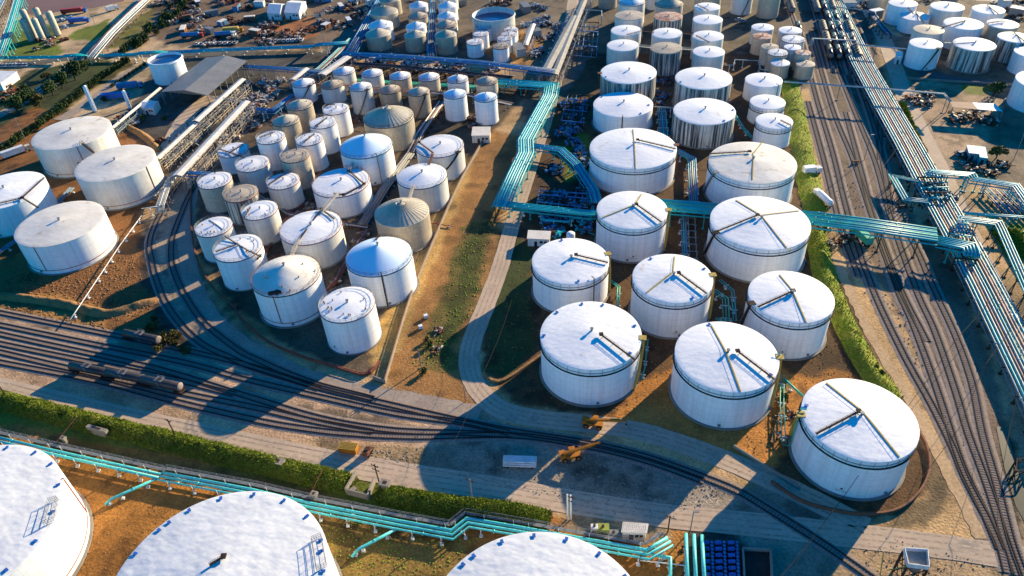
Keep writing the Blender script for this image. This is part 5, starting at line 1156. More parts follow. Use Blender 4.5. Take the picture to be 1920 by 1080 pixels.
wall([(1445,905),(1500,940),(1560,958),(1620,966),(1680,958),(1722,925),(1742,880),(1736,838),(1722,812)], 1.0, .45, 'rust', 'rust-red round kerb curving round the largest front tank', group=gW)
wall([(1375,838),(1445,882),(1500,918)], .9, .4, 'concrete', 'concrete kerb between the inner road and the front tanks', group=gW)
wall([(905,700),(940,715),(1015,667)], .6, .8, 'berm', 'low sandy dyke left of the tank above the yellow crane', group=gW)
wall([(1480,715),(1448,832)], .6, 1.0, 'berm', 'low sandy dyke left of the biggest front tank', group=gW)
wall([(1700,148),(1800,155),(1900,160),(1960,168)], 1.0, .35, 'concrete', 'concrete wall in front of the upper right tank group', group=gW)
wall([(25,548),(60,540),(200,500)], .3, .2, 'dark', 'thin dark hose line on the left basin floor', 'hose', 'hose') if 0 else None
# culvert box
cv = empty('culvert_box', G(691,937), 'roofless concrete culvert box set into the green ditch bank', 'culvert')
for a, b in (((669,893),(650,926)), ((650,926),(691,937)), ((691,937),(703,906))):
    p, q = G(*a, 0), G(*b, 0); mb = MB(); mb.bar(p+Vector((0,0,1.1)), q+Vector((0,0,1.1)), .35, 2.2); mb.build('side_wall', 'concrete', cv)
mb = MB(); p = G(664,920); mb.cyl((p.x, p.y, 0), .9, .9, 4); mb.build('sluice_cover', 'concrete', cv)
for (a, lb, sz) in [((520,866),'concrete lid on the ditch edge below the service road',(3.6,2.0,.8)),((722,907),'concrete block with a hole beside the third pole',(2.6,1.8,.8)),((589,927),'small concrete cap in the ditch growth',(1.6,1.4,.7)),((119,822),'small concrete cap on the ditch bank at the left',(1.4,1.0,.6)),((183,806),'long pale concrete beam across the ditch at the left',(6.5,1.0,1.2))]:
    p = G(*a, 2.2); rt = empty('concrete_block', p, lb, 'concrete block'); mb = MB(); rz = .9 if sz[0] > 7 else -.35; mb.box((p.x, p.y, 2.4), sz, rz); mb.box((p.x, p.y, 1.2), (sz[0]*.7, sz[1]*.7, 2.2), rz); mb.build('body', 'concrete', rt)
    mb = MB(); mb.box((p.x, p.y, 2.4+sz[2]/2+.03), (sz[0]*.4, sz[1]*.45, .08), rz); mb.build('hatch', 'dark', rt)
# ------------------------------------------------------------------ poles, masts and wires
def pole(b, ht, label, m='bark', arms=1, lean=0, name='utility_pole', r=.17, group=None, lamp=False):
    p = G(*b); rt = empty(name, p, label, 'pole' if not lamp else 'lamp post', group)
    top = p+Vector((lean, 0, ht)); mb = MB(); mb.tube([p, p.lerp(top, .5), top], r, 8); mb.build('shaft', m, rt)
    for i in range(arms):
        z = ht-.6-i*1.6; mb = MB(); mb.bar(p+Vector((-.9, .5, z)), p+Vector((.9, -.5, z)), .16); 
        for s in (-.8, 0, .8): mb.cyl((p.x+s, p.y-s*.55, z+.08), .09, .35, 6)
        mb.build('crossarm', 'dark', rt)
    if lamp: mb = MB(); mb.box((p.x+.6, p.y, ht), (1.3,.4,.2)); mb.build('lamp_head', 'grey', rt)
    return top
t1 = pole((19,753), 9, 'dark wooden pole at the far left of the service road')
t2 = pole((334,826), 8.5, 'dark wooden pole beside the service road left of the yellow container')
t3 = pole((714,916), 9.5, 'dark wooden pole standing at the culvert box', arms=2)
t4 = pole((887,946), 10, 'pale pole on the ditch bank in the tank shadow', 'grey', arms=1)
t5 = pole((1064,973), 9.5, 'left shaft of the twin pale pole with transformers', 'steelw', arms=2, r=.2)
t6 = pole((1070,974), 9.5, 'right shaft of the twin pale pole with transformers', 'steelw', arms=1, r=.2)
t7 = pole((1252,998), 6.5, 'dark pole right of the control cabin')
t8 = pole((1294,996), 7.5, 'grey lamp post beside the upright-running teal pipes', 'grey', 0, name='lamp_post', lamp=True, r=.13)
pole((790,690), 7.5, 'lattice-topped pole in the dark strip by the dirt track', 'grey', 2)
pole((873,752), 6, 'bare thin pole at the bend of the inner road', 'grey', 0, r=.1)
pole((910,790), 6, 'thin pole where the inner road meets the tracks', 'grey', 0, r=.1)
pole((1688,905), 5, 'thin pole on the sandy slope right of the round kerb', 'dark', 1, r=.1) if 0 else None
for b, l in [((48,262),'tall thin lamp mast left of the left basin'),((985,120),'lamp mast beside the cream covered rows'),((1460,150),'lamp mast at the small tank cluster'),((1672,150),'lamp mast by the kiosk'),((1900,300),'lamp mast in the dark yard at the right'),((1620,300),'lamp mast between the tracks in the right yard'),((715,105),'lamp mast at the foot of the upper centre tanks'),((610,90),'lamp mast in front of the scrap yard'),((180,50),'lamp mast by the river bank'),((820,120),'lamp mast under the right column of the upper centre yard')]:
    pole(b, 11, l, 'grey', 0, name='lamp_mast', r=.12, lamp=True)
for (a, b, l) in [((94,843,.3),(143,782,4.5),'rust-brown strut rising from the pipe walkway at the left'),((575,943,.3),(604,880,4.5),'rust-brown strut rising over the ditch near the concrete cap'),((1029,992,.3),(1036,957,4),'rust-brown strut at the end of the ditch growth')]:
    p, q = G(*a), G(*b); rt = empty('leaning_strut', p, l, 'strut', 'leaning rust-brown struts'); mb = MB(); mb.bar(p, q, .18); mb.build('beam', 'rust', rt); mb = MB(); mb.box((p.x, p.y, .15), (.8,.8,.4)); mb.build('foot', 'concrete', rt)
def wire(pts, label, group=None, r=.035, sag=1.5):
    P3 = [G(*p) for p in pts]; mb = MB()
    for a, b in zip(P3, P3[1:]): mb.tube([a.lerp(b, i/10)-Vector((0,0,sag*4*(i/10)*(1-i/10))) for i in range(11)], r, 4, caps=False)
    o = mb.build('power_cable', 'dark'); tag(o, label, 'cable', group)
gV = 'power cables over the yards'
wire([(900,380,9),(800,560,9),(740,740,9),(680,880,9)], 'cable hanging over the dirt track beside the centre basin', gV)
wire([(1960,440,10),(1790,640,10),(1650,830,10),(1560,960,10),(1430,1120,10)], 'cable crossing the right yard down to the lower edge', gV, .06)
wire([(1960,520,10),(1850,680,10),(1800,800,10),(1700,930,10)], 'second cable crossing the lower right yard', gV, .06)
wire([(1700,250,10),(1640,330,10),(1570,420,10)], 'cable crossing the upper right yard above the spur', gV, .06)
wire([(19,719,9),(334,790,9),(714,862,9),(887,893,9),(1064,922,9)], 'cable strung along the poles of the service road', gV)
wire([(960,560,9),(910,690,9),(850,830,8)], 'cable over the bend of the inner road', gV)
wire([(1920,700,8),(1885,850,8),(1870,1000,8)], 'cable following the pipe run at the lower right', gV, .05)

# ------------------------------------------------------------------ catwalks between tanks
def catwalk(a, b, label, m='rust', group='catwalks between tanks'):
    p, q = G(*a), G(*b); rt = empty('catwalk', p, label, 'catwalk', group); t = (q-p); s = Vector((-t.y, t.x, 0)).normalized()*.4; n = max(3, int(t.length/1.2))
    mb = MB(); mb.bar(p+Vector((0,0,.3)), q+Vector((0,0,.3)), .8, .1); mb.build('deck', m, rt)
    for sd in (-1, 1):
        mb = MB()
        for zz in (.8, 1.3): mb.bar(p+s*sd+Vector((0,0,zz)), q+s*sd+Vector((0,0,zz)), .07)
        for i in range(n+1): e = p.lerp(q, i/n)+s*sd; mb.bar(e+Vector((0,0,.3)), e+Vector((0,0,1.3)), .06)
        mb.build('handrail', m, rt)
for a, b, l, m_ in [((152,268,13),(176,288,13),'dark catwalk joining the rear and right tanks of the left basin','dark'),
 ((634,364,11),(604,400,11.5),'tan catwalk joining the angled-bridge tank to the long-bridge tank','cream'),
 ((670,292,10),(656,322,10),'tan catwalk behind the angled-bridge tank','cream'),
 ((812,290,11),(804,312,11),'dark catwalk from the upper corner tank toward the pale low dome','rust'),
 ((776,350,11),(768,378,11),'tan catwalk behind the silver-tan ribbed dome','cream'),
 ((562,450,11.5),(548,482,11),'tan catwalk behind the scorched-roof tank','cream'),
 ((490,478,10),(482,488,10),'short dark catwalk at the lower left packed tank','dark'),
 ((1200,59,11.4),(1226,62,11.4),'catwalk between second left and middle column tanks','dark'),
 ((1279,64,11.4),(1300,66,11.4),'catwalk between second middle and right column tanks','dark'),
 ((1197,88,11.4),(1222,91,11.4),'front catwalk between left and middle column tanks','cream'),
 ((1278,93,11.4),(1300,95,11.4),'front catwalk between middle and right column tanks','cream'),
 ((588,157,8.6),(603,160,8.6),'catwalk between the two left tanks of the second row','rust'),
 ((643,161,8.6),(657,164,8.8),'catwalk between the tan-roofed and the tall stair tank in the second row','rust'),
 ((696,168,8.6),(711,170,8.6),'catwalk from the tall stair tank to the dull silver pair','rust'),
 ((749,172,8.6),(766,174,8.6),'catwalk between the dull silver pair of tanks','rust'),
 ((1770,81,10),(1790,82,10),'grey catwalk between the two front tanks of the upper right group','grey'),
 ((395,184,6),(466,194,6),'grey pipe bridge-like catwalk crossing two loading canopies','grey')]:
    catwalk(a, b, l, m_)

rsx = random.Random(17)
for i, (u, v) in enumerate([(330,22),(352,38),(372,8),(398,30),(418,46),(445,18),(470,40),(488,12),(345,60),(395,62),(600,30),(612,52),(640,16),(655,44),(668,4),(480,66)]):
    p = G(u, v); a = rsx.uniform(0, 3.1); L_ = rsx.uniform(5, 9); B_ = rsx.uniform(2.4, 3.6); d = Vector((cos(a), sin(a), 0))*L_/2; e = Vector((-sin(a), cos(a), 0))*B_/2
    house([p-d-e, p+d-e, p+d+e, p-d+e], rsx.uniform(2.4, 3.4), 'rusty or pale box shed among the scrap heaps', 'container', rsx.choice(['cream','steelw','rust','bluepipe','grey']), rsx.choice(['canopy','shed','rust','steelw']), cat='container', group='box sheds in the scrap yard', win=False, over=.1)
for i, (u, v) in enumerate([(700,8),(735,4),(868,8),(985,20),(1000,70),(972,100),(1590,14),(1610,6),(1640,34),(1780,2),(1880,14),(1905,28)]):
    p = G(u, v); a = rsx.uniform(0, 3.1); L_ = rsx.uniform(6, 11); B_ = rsx.uniform(4, 6); d = Vector((cos(a), sin(a), 0))*L_/2; e = Vector((-sin(a), cos(a), 0))*B_/2
    house([p-d-e, p+d-e, p+d+e, p-d+e], rsx.uniform(3, 4.5), 'small pale plant shed near the top edge', 'plant_shed', rsx.choice(['cream','steelw','grey']), rsx.choice(['canopy','shed','steelw']), cat='shed', group='plant sheds near the top edge', win=False)
# ------------------------------------------------------------------ vehicles and machines
def put(rt, at_, rz, label=None, z=0, sc=1):
    p = G(*at_) if len(at_) == 2 else G(*at_); rt.location = (p.x, p.y, z); rt.rotation_euler = (0,0,rz); rt.scale = (sc,)*3
    if label: rt['label'] = label
    return rt
# yellow telehandler / mobile crane
def crane(label, boom=6):
    rt = empty('mobile_crane', (0,0,0), label, 'mobile crane')
    mb = MB(); mb.box((0,0,1.25), (5.2,2.2,.7)); mb.box((-2.2,0,1.9), (1.4,2.0,.9)); mb.build('chassis', 'orange', rt)
    mb = MB(); mb.box((.4,.6,2.3), (1.6,.95,1.5)); c = mb.build('cab', 'orange', rt); mb = MB(); mb.box((1.22,.6,2.45), (.06,.8,.9)); mb.box((.4,1.09,2.45), (1.2,.05,.8)); mb.build('window', 'glass', c)
    mb = MB(); a, b = Vector((-2.0,-.35,2.5)), Vector((boom,-.35,4.0)); mb.bar(a, b, .6, .65); mb.bar(a.lerp(b, .5), b+(b-a).normalized()*1.6, .4, .42); mb.build('boom', 'orange', rt)
    mb = MB(); mb.bar((0,-.35,1.6), a.lerp(b, .45), .22); mb.build('hydraulic_ram', 'grey', rt)
    for x in (-1.7, 1.7):
        for y in (-1.15, 1.15): mb = MB(); mb.tube([(x,y-.25,.75),(x,y+.25,.75)], .75, 16); w_ = mb.build('wheel', 'black', rt); mb = MB(); mb.tube([(x,y-.28,.75),(x,y+.28,.75)], .35, 10); mb.build('rim', 'orange', w_)
    mb = MB(); e = b+(b-a).normalized()*1.6; mb.bar(e, e-Vector((0,0,1.3)), .08); mb.box(e-Vector((0,0,1.5)), (.4,.3,.4)); mb.build('hook', 'dark', rt)
    return rt
put(crane('yellow-orange mobile crane on the gravel between the track and the service road', 6), (1070,858), .15)
put(crane('yellow-orange crane parked on the inner road with its boom lowered', 7), (1112,798), -.28)
# orange open container with mesh cover
rt = empty('waste_container', (0,0,0), 'orange mesh-covered container beside the service road', 'container')
mb = MB(); L_, B_, h_ = 4.6, 2.2, 1.7
for s in (-1, 1): mb.box((0,s*B_/2,h_/2+.2), (L_,.1,h_)); mb.box((s*L_/2,0,h_/2+.2), (.1,B_,h_))
mb.box((0,0,.25), (L_,B_,.1)); mb.build('bin', 'orange', rt)
mb = MB()
for i in range(12): mb.bar((-L_/2+i*L_/11, -B_/2, h_+.28), (-L_/2+i*L_/11, B_/2, h_+.28), .09)
for i in range(6): mb.bar((-L_/2, -B_/2+i*B_/5, h_+.3), (L_/2, -B_/2+i*B_/5, h_+.3), .09)
mb.build('mesh_cover', 'yellow', rt)
mb = MB()
for i in range(7):
    for s in (-1, 1): mb.bar((-L_/2+.3+i*(L_-.6)/6, s*(B_/2+.08), .2), (-L_/2+.3+i*(L_-.6)/6, s*(B_/2+.08), h_+.2), .1)
mb.build('ribs', 'orange', rt)
put(rt, (655,845), -.22)
# little loader
rt = empty('skid_loader', (0,0,0), 'small brown skid loader right of the orange container', 'loader')
mb = MB(); mb.box((0,0,.9), (2.2,1.3,.8)); mb.box((-.5,0,1.5), (1.0,1.2,.9)); mb.build('body', 'rust', rt)
mb = MB(); mb.box((.2,0,1.75), (1.1,1.15,.9)); mb.build('cab', 'dark', rt)
mb = MB()
for s in (-.7,.7): mb.bar((-.8,s,1.7), (1.6,s,.6), .15)
mb.box((1.8,0,.4), (.6,1.6,.6)); mb.build('bucket_arm', 'rust', rt)
for x in (-.65,.65):
    for y in (-.75,.75): mb = MB(); mb.tube([(x,y-.15,.4),(x,y+.15,.4)], .4, 12); mb.build('wheel', 'black', rt)
put(rt, (690,852), 1.2)
# bundle of pale pipes / trailer
rt = empty('pipe_stack', (0,0,0), 'stack of pale blue-white pipes lying on the gravel', 'pipe stack')
for j in range(3):
    for i in range(6-j): mb = MB(); y = (i-(5-j)/2)*.55; mb.tube([(-4.2,y,.5+j*.48),(4.2,y,.5+j*.48)], .27, 8); mb.build('pipe', 'steelw', rt, smooth=True)
for x in (-3,0,3): mb = MB(); mb.box((x,0,.12), (.3,3.6,.24)); mb.build('timber_bearer', 'bark', rt)
put(rt, (975,868), -.12)
# cars and trucks
def car():
    rt = empty('parked_car', (0,0,0), 'x', 'car')
    mb = MB(); mb.add([(-2.2,-.9,.35),(2.2,-.9,.35),(2.2,.9,.35),(-2.2,.9,.35),(-2.2,-.9,.95),(2.2,-.85,.85),(2.2,.85,.85),(-2.2,.9,.95)], [(0,1,5,4),(1,2,6,5),(2,3,7,6),(3,0,4,7),(4,5,6,7),(3,2,1,0)])
    mb.add([(-1.6,-.8,.95),(1.2,-.8,.9),(1.2,.8,.9),(-1.6,.8,.95),(-1.2,-.68,1.5),(.5,-.68,1.5),(.5,.68,1.5),(-1.2,.68,1.5)], [(4,5,6,7)]); mb.build('body', 'carw', rt)
    mb = MB(); mb.add([(-1.6,-.8,.95),(1.2,-.8,.9),(1.2,.8,.9),(-1.6,.8,.95),(-1.2,-.68,1.49),(.5,-.68,1.49),(.5,.68,1.49),(-1.2,.68,1.49)], [(0,1,5,4),(1,2,6,5),(2,3,7,6),(3,0,4,7)]); mb.build('windows', 'glass', rt)
    for x in (-1.35,1.35):
        for y in (-.88,.88): mb = MB(); mb.tube([(x,y-.1,.33),(x,y+.1,.33)], .33, 10); mb.build('wheel', 'black', rt)
    return rt
C0 = car(); nc = 0
spots = [((2+i*6.3, 124-i*.15), 1.5, 'small car parked in the row by the left edge below the big teal pipes', 'cars in a row at the left edge') for i in range(9)]
spots += [((70+i*6, 172-i*4), .9, 'car parked in the diagonal row left of the trees', 'cars in the diagonal row') for i in range(6)]
spots += [((510+i*8, 79-i*.4), 1.5, 'car parked in front of the scrap yard along the teal pipes', 'cars in front of the scrap yard') for i in range(8)]
spots += [((370+i*9, 84-i*.3), 1.5, 'car parked behind the teal pipes left of the yellow container', 'cars behind the teal pipes') for i in range(9)]
spots += [((1902,602), 1.1, 'dark car parked in shadow beside the pipe run at the right', None), ((1385,38), .3, 'car parked behind the right tank column', None), ((1392,42), .3, 'second car behind the right tank column', None), ((1800,290), .4, 'dark pickup by the pale grey container', None), ((560,8), .4, 'car beside the white tents', None)]
for i, (p, rz, lb, gr) in enumerate(spots):
    o = C0 if i == 0 else copy_tree(C0); o['label'] = lb
    if gr: o['group'] = gr
    elif 'group' in o: del o['group']
    put(o, p, rz)
def lorry(label, bodym, cabm='steelw', tanker=False, L_=9):
    rt = empty('lorry', (0,0,0), label, 'lorry')
    mb = MB()
    if tanker: mb.tube([(-L_/2,0,2.2),(-L_/2+.4,0,2.2),(L_/2-2.6,0,2.2),(L_/2-2.4,0,2.2)], 1.25, 14)
    else: mb.box((-1.2,0,2.2), (L_-2.6,2.4,2.5))
    mb.build('load_body', bodym, rt, smooth=tanker)
    mb = MB(); mb.box((L_/2-.9,0,1.75), (1.9,2.3,2.1)); c = mb.build('cab', cabm, rt); mb = MB(); mb.box((L_/2+.07,0,2.2), (.06,2.0,.8)); mb.build('windscreen', 'glass', c)
    mb = MB(); mb.box((0,0,.85), (L_,1.0,.25)); mb.build('chassis', 'dark', rt)
    for x in (-L_/2+1, -L_/2+2.2, L_/2-1):
        for y in (-1.05,1.05): mb = MB(); mb.tube([(x,y-.15,.5),(x,y+.15,.5)], .5, 12); mb.build('wheel', 'black', rt)
    return rt
put(lorry('white lorry with a dark bed parked on the grass bank track', 'white', L_=7), (1521,326), .1)
put(lorry('white road tanker standing beside the grass bank', 'white', tanker=True, L_=10), (1541,378), 1.75)
put(lorry('red and blue lorry parked by the river', 'red', 'blue', L_=16), (140,25), .12)
put(lorry('dark blue trailer parked on the grass near the river', 'blue', 'blue', L_=13), (150,43), .05)
put(lorry('white box lorry at the river road', 'steelw', L_=8), (212,20), .8)
put(lorry('yellow container lorry in front of the scrap yard', 'yellow', 'orange', L_=12), (438,61), .05)
put(lorry('blue and red tanker in front of the scrap yard', 'bluepipe', 'red', True, L_=13), (362,71), .0)
put(lorry('blue tanker right of the blue and red one', 'bluepipe', 'steelw', True, L_=12), (424,69), .05)
put(lorry('green locomotive-like railcar under the turquoise pipe bridge', 'green', 'green', L_=10), (1613,448), 1.75)
put(lorry('blue flatbed parked in the tank shadow near the open-topped tank', 'blue', 'blue', L_=14), (218,186), .0)
put(lorry('pale blue trailer in shadow right of the slim white column', 'bluepipe', 'bluepipe', L_=13), (245,166), .1)
put(lorry('white trailer lying beside the hedge at the left', 'steelw', 'cream', L_=12), (33,290), .75)
# machines near the cabin
for (p, sz, m_, l) in [((1114,1000),(1.6,1.2,2.8),'steelw','slim white switchgear cabinet left of the control cabin'),((1130,1000),(2.8,1.8,2.6),'olive','green pump skid beside the white cabinet'),((1150,1005),(2.4,1.6,1.3),'grey','low grey generator next to the control cabin')]:
    q = G(*p); rt = empty('machine_cabinet', q, l, 'machine'); mb = MB(); mb.box((q.x,q.y,sz[2]/2+.1), sz, -.1); mb.build('housing', m_, rt)
    mb = MB()
    for i in range(4): mb.box((q.x-sz[0]*.3+i*sz[0]*.2, q.y-sz[1]/2-.03, sz[2]*.5), (sz[0]*.08,.08,sz[2]*.5), -.1)
    mb.build('louvres', 'dark', rt); mb = MB(); mb.cyl((q.x,q.y,sz[2]+.1), .3, .5, 10); mb.build('exhaust', 'dark', rt)
# raised white tray platform at the bottom right
rt = empty('platform_tower', G(1715,1075), 'white open tray platform on a dark steel tower at the bottom edge', 'platform')
z = 8; a, b, c_, d = G(1694,1032,z), G(1737,1035,z), G(1740,1067,z), G(1701,1062,z)
mb = MB(); mb.add([a, b, c_, d], [(0,3,2,1)]); mb.add([p-Vector((0,0,.3)) for p in (a, b, c_, d)], [(0,1,2,3)]); mb.build('deck', 'roof_tan', rt)
for p, q in ((a,b),(b,c_),(c_,d),(d,a)): mb = MB(); mb.bar(p+Vector((0,0,.45)), q+Vector((0,0,.45)), .15, 1.3); mb.build('parapet', 'steelw', rt)
for p in (a,b,c_,d): mb = MB(); mb.bar((p.x,p.y,0), (p.x,p.y,z-.3), .35); mb.build('leg', 'dark', rt)
mb = MB()
for p, q in ((a,b),(b,c_),(c_,d),(d,a)):
    for zz in (0,3.8): mb.bar((p.x,p.y,zz+.1), (q.x,q.y,zz+3.7), .16); mb.bar((q.x,q.y,zz+.1), (p.x,p.y,zz+3.7), .16)
mb.build('bracing', 'dark', rt)
mb = MB(); ce = (a+b+c_+d)/4; mb.cyl((ce.x,ce.y,z-2.4), 1.6, 2.0, 18, bottom=True); mb.build('hopper', 'pinkpipe', rt)
mb = MB(); e = d+Vector((-3.5,.5,0)); mb.bar((e.x,e.y,0), (e.x-.3,e.y+2.5,9), .14); mb.bar((e.x,e.y,6), d, .14); mb.build('davit', 'yellow', rt)
# pit with blue barrels
gx = 'racks of blue barrels'
for i, u in enumerate((1324,1347,1371)):
    p = G(u,1022); q = G(u+4,1120); rt = empty('barrel_rack', p, ['left','middle','right'][i]+' rack of blue barrels at the bottom edge beside the black pit', 'barrel rack', gx)
    n = 8
    for k in range(n):
        c = p.lerp(q, k/n); mb = MB(); mb.tube([c+Vector((-.9,0,1.0)), c+Vector((.5,0,1.0))], .45, 12); b_ = mb.build('barrel', 'blue', rt, smooth=False)
        mb = MB(); mb.tube([c+Vector((-.2,0,1.0)), c+Vector((-.1,0,1.0))], .52, 12); mb.build('hoop', 'bluepipe', b_)
    mb = MB()
    for k in range(14): c = p.lerp(q, k/14); mb.box((c.x+1.15,c.y,.9), (.55,.6,.5), .3)
    mb.build('valve_bank', 'bluepipe', rt); mb = MB(); mb.bar(p+Vector((.3,0,.2)), q+Vector((.3,0,.2)), 2.6, .3); mb.build('base', 'dark', rt)
rt = empty('pit', G(1400,1030), 'square black concrete-rimmed pit at the bottom edge', 'pit')
c4 = [G(1392,1032), G(1444,1034), G(1448,1110), G(1396,1110)]
mb = MB(); mb.poly([(p.x,p.y) for p in c4], -.1, .05); mb.build('pit_floor', 'dark', rt)
for i in range(4): mb = MB(); mb.bar(c4[i]+Vector((0,0,.5)), c4[(i+1) % 4]+Vector((0,0,.5)), .4, 1.2); mb.build('rim_wall', 'concrete', rt)
# ------------------------------------------------------------------ small things by the dirt track
for (p, l) in [((799,596),'rear white cube-shaped drum on the dirt strip'),((789,616),'front white cube-shaped drum on the dirt strip')]:
    q = G(*p); rt = empty('liquid_container', q, l, 'container', 'white drums on the dirt strip'); mb = MB(); mb.box((q.x,q.y,.75), (1.2,1.0,1.1), .3); mb.build('bottle', 'white', rt)
    mb = MB(); mb.box((q.x,q.y,.1), (1.3,1.1,.2), .3)
    for s in (-.62,.62):
        for t_ in (-.52,.52): mb.bar((q.x+s,q.y+t_,.1), (q.x+s,q.y+t_,1.35), .05)
    mb.build('pallet_cage', 'grey', rt)
# buffer stops
for p, l in [((1605,306),'buffer stop at the end of the middle spur'),((1693,390),'buffer stop beside the teal expansion loop')]:
    q = G(*p); rt = empty('buffer_stop', q, l, 'buffer stop', 'buffer stops in the right yard'); mb = MB(); mb.bar(q+Vector((-1.4,0,1.0)), q+Vector((1.4,0,1.0)), .4); mb.build('beam', 'rust', rt)
    mb = MB()
    for s in (-.8,.8): mb.bar(q+Vector((s,0,0)), q+Vector((s,0,1.0)), .25); mb.bar(q+Vector((s,2,0)), q+Vector((s,0,.9)), .2)
    mb.build('frame', 'dark', rt)
# ------------------------------------------------------------------ trees and shrubs
def crown_mesh(seed, n, rx, rz, leaf, m, trunk_h):
    rs = random.Random(seed); mb = MB(); lobes = [(Vector((rs.uniform(-.55,.55)*rx, rs.uniform(-.55,.55)*rx, rs.uniform(-.35,.5)*rz)), rs.uniform(.35,.62)) for _ in range(7)]
    for _ in range(n):
        c, k = rs.choice(lobes); d = Vector((rs.gauss(0,1), rs.gauss(0,1), rs.gauss(0,1))).normalized()*rs.uniform(.65,1.05)
        p = c+Vector((d.x*rx*k, d.y*rx*k, d.z*rz*k)); p.z += trunk_h+rz*.8
        if p.z < .1: p.z = rs.uniform(.1,.6)
        a = Vector((rs.gauss(0,1), rs.gauss(0,1), rs.gauss(0,1))).normalized(); b = a.cross(Vector((rs.gauss(0,1), rs.gauss(0,1), rs.gauss(0,1)))).normalized(); s = leaf*rs.uniform(.5,1.3)
        mb.add([p-a*s-b*s*.5, p+a*s-b*s*.6, p+a*s*.8+b*s*.6, p-a*s*.7+b*s*.6], [(0,1,2,3)])
    return mb
def make_tree(name, label, seed, rx, rz, th, m='leaf', n=900, leaf=.35, group=None, cat='tree'):
    rt = empty(name, (0,0,0), label, cat, group); rs = random.Random(seed)
    crown_mesh(seed, n, rx, rz, leaf, m, th).build('crown' if cat == 'tree' else 'foliage', m, rt)
    mb = MB(); mb.cyl((0,0,-.2), .28*rx/3, th+rz*.8, 8, r2=.12)
    for i in range(5): a = rs.random()*6.28; mb.bar((0,0,th*.7+i*.3), (cos(a)*rx*.5, sin(a)*rx*.5, th+rz*.7+rs.random()), .14)
    mb.build('trunk' if cat == 'tree' else 'stem', 'bark', rt)
    return rt
T0 = make_tree('broadleaf_tree', 'x', 1, 3.6, 3.2, 1.2); T1_ = make_tree('broadleaf_tree', 'x', 2, 3.4, 2.8, 1.0, 'leaf_y'); T2_ = make_tree('broadleaf_tree', 'x', 3, 4.2, 3.0, 1.2)
tr = [((34,212),0,1.25,'green broadleaf tree nearest the lower end of the tree clump on the left'),((60,196),2,1.3,'wide green tree in the tree clump on the left'),((76,200),1,1.2,'yellow-brown tree among the green ones on the left'),((52,180),2,.9,'darker tree behind the yellow-brown one on the left'),((118,165),0,1.25,'large round green tree beside the diagonal hedge'),((142,150),0,1.5,'largest bright green tree beside the diagonal hedge'),((100,178),2,1.1,'olive tree between the clump and the hedge'),((162,132),2,1.0,'small tree at the rear end of the clump'),((90,150),1,.8,'brownish bush-like tree at the rear of the clump'),((196,192),0,.45,'small round tree in the shade beside the blue flatbed'),((310,228),0,.4,'tiny tree in the shade next to the white hut'),((270,225),2,.45,'small tree left of the white hut'),((1862,180),2,1.0,'green tree behind the brown and white shelter'),((1868,296),1,.9,'brown tree in the dark yard at the right'),((1700,300),0,.3,'tiny shrub-like tree on the strip beside the pipe run')]
used = set()
for (p, k, s, l) in tr:
    src = (T0,T1_,T2_)[k]; o = src if k not in used else copy_tree(src); used.add(k); o['label'] = l; o['group'] = 'trees of the plant yards'; put(o, p, hash(l) % 6 if 0 else (p[0] % 6), sc=s)
H0 = make_tree('hedge_shrub', 'round dark green shrub in the diagonal hedge at the left', 5, 1.9, 1.9, .2, 'leaf', 420, .3, 'clipped shrubs of the diagonal hedge', 'shrub')
c = smooth_path([G(u, v) for u, v in [(-25,305),(20,276),(60,248),(110,212),(150,180),(190,150),(240,117)]], 3.5)
for i, p in enumerate(c):
    o = H0 if i == 0 else copy_tree(H0); o.location = (p.x+random.uniform(-.3,.3), p.y+random.uniform(-.3,.3), 0); o.rotation_euler = (0,0,i*1.3); o.scale = (random.uniform(.95,1.15),)*3
c = smooth_path([G(u, v) for u, v in [(212,163),(240,145),(272,123)]], 3.5)
for i, p in enumerate(c):
    o = copy_tree(H0); o.location = p; o.scale = (.6,.6,.6); o['label'] = 'small shrub in the short second hedge near the open-topped tank'; o['group'] = 'shrubs of the short hedge'
c = smooth_path([G(u, v) for u, v in [(245,95),(290,60),(330,20),(350,-10)]], 5)
for i, p in enumerate(c):
    for k in range(2):
        o = copy_tree(H0); o.location = (p.x+random.uniform(-5,5), p.y+random.uniform(-4,4), 0); o.scale = (random.uniform(.8,1.6),)*3; o['label'] = 'wild shrub in the scrub belt left of the scrap yard'; o['group'] = 'wild shrubs by the scrap yard'
Sc = make_tree('scrub_bush', 'black-brown scrub bush right of the lone tank wagon', 9, 2.2, 1.4, .1, 'leaf_y', 500, .28, 'scrub bushes at the track junction', 'shrub')
for i, (u, v) in enumerate([(318,640),(330,646),(342,655),(350,662),(325,630),(310,636),(336,632),(300,655),(290,600),(285,618)]):
    o = Sc if i == 0 else copy_tree(Sc); p = G(u, v); o.location = p; o.scale = (random.uniform(.6,1.1),)*3; o.rotation_euler = (0,0,i)
for (u, v, s) in [(800,640,.5),(806,650,.6),(795,700,.6),(1640,694,.5),(1650,705,.55),(1470,750,.6),(1165,655,.0),(1105,160,.0)]:
    if not s: continue
    o = copy_tree(H0); o.location = G(u, v); o.scale = (s,)*3; del o['group']
    o['label'] = {800:'low shrub at the debris on the dirt strip, upper one',806:'low shrub at the debris on the dirt strip, lower one',795:'shrub at the lattice-topped pole',1640:'green shrub on the grass bank, upper one',1650:'green shrub on the grass bank, lower one',1470:'green shrub at the green pipes by the biggest front tank'}[u]
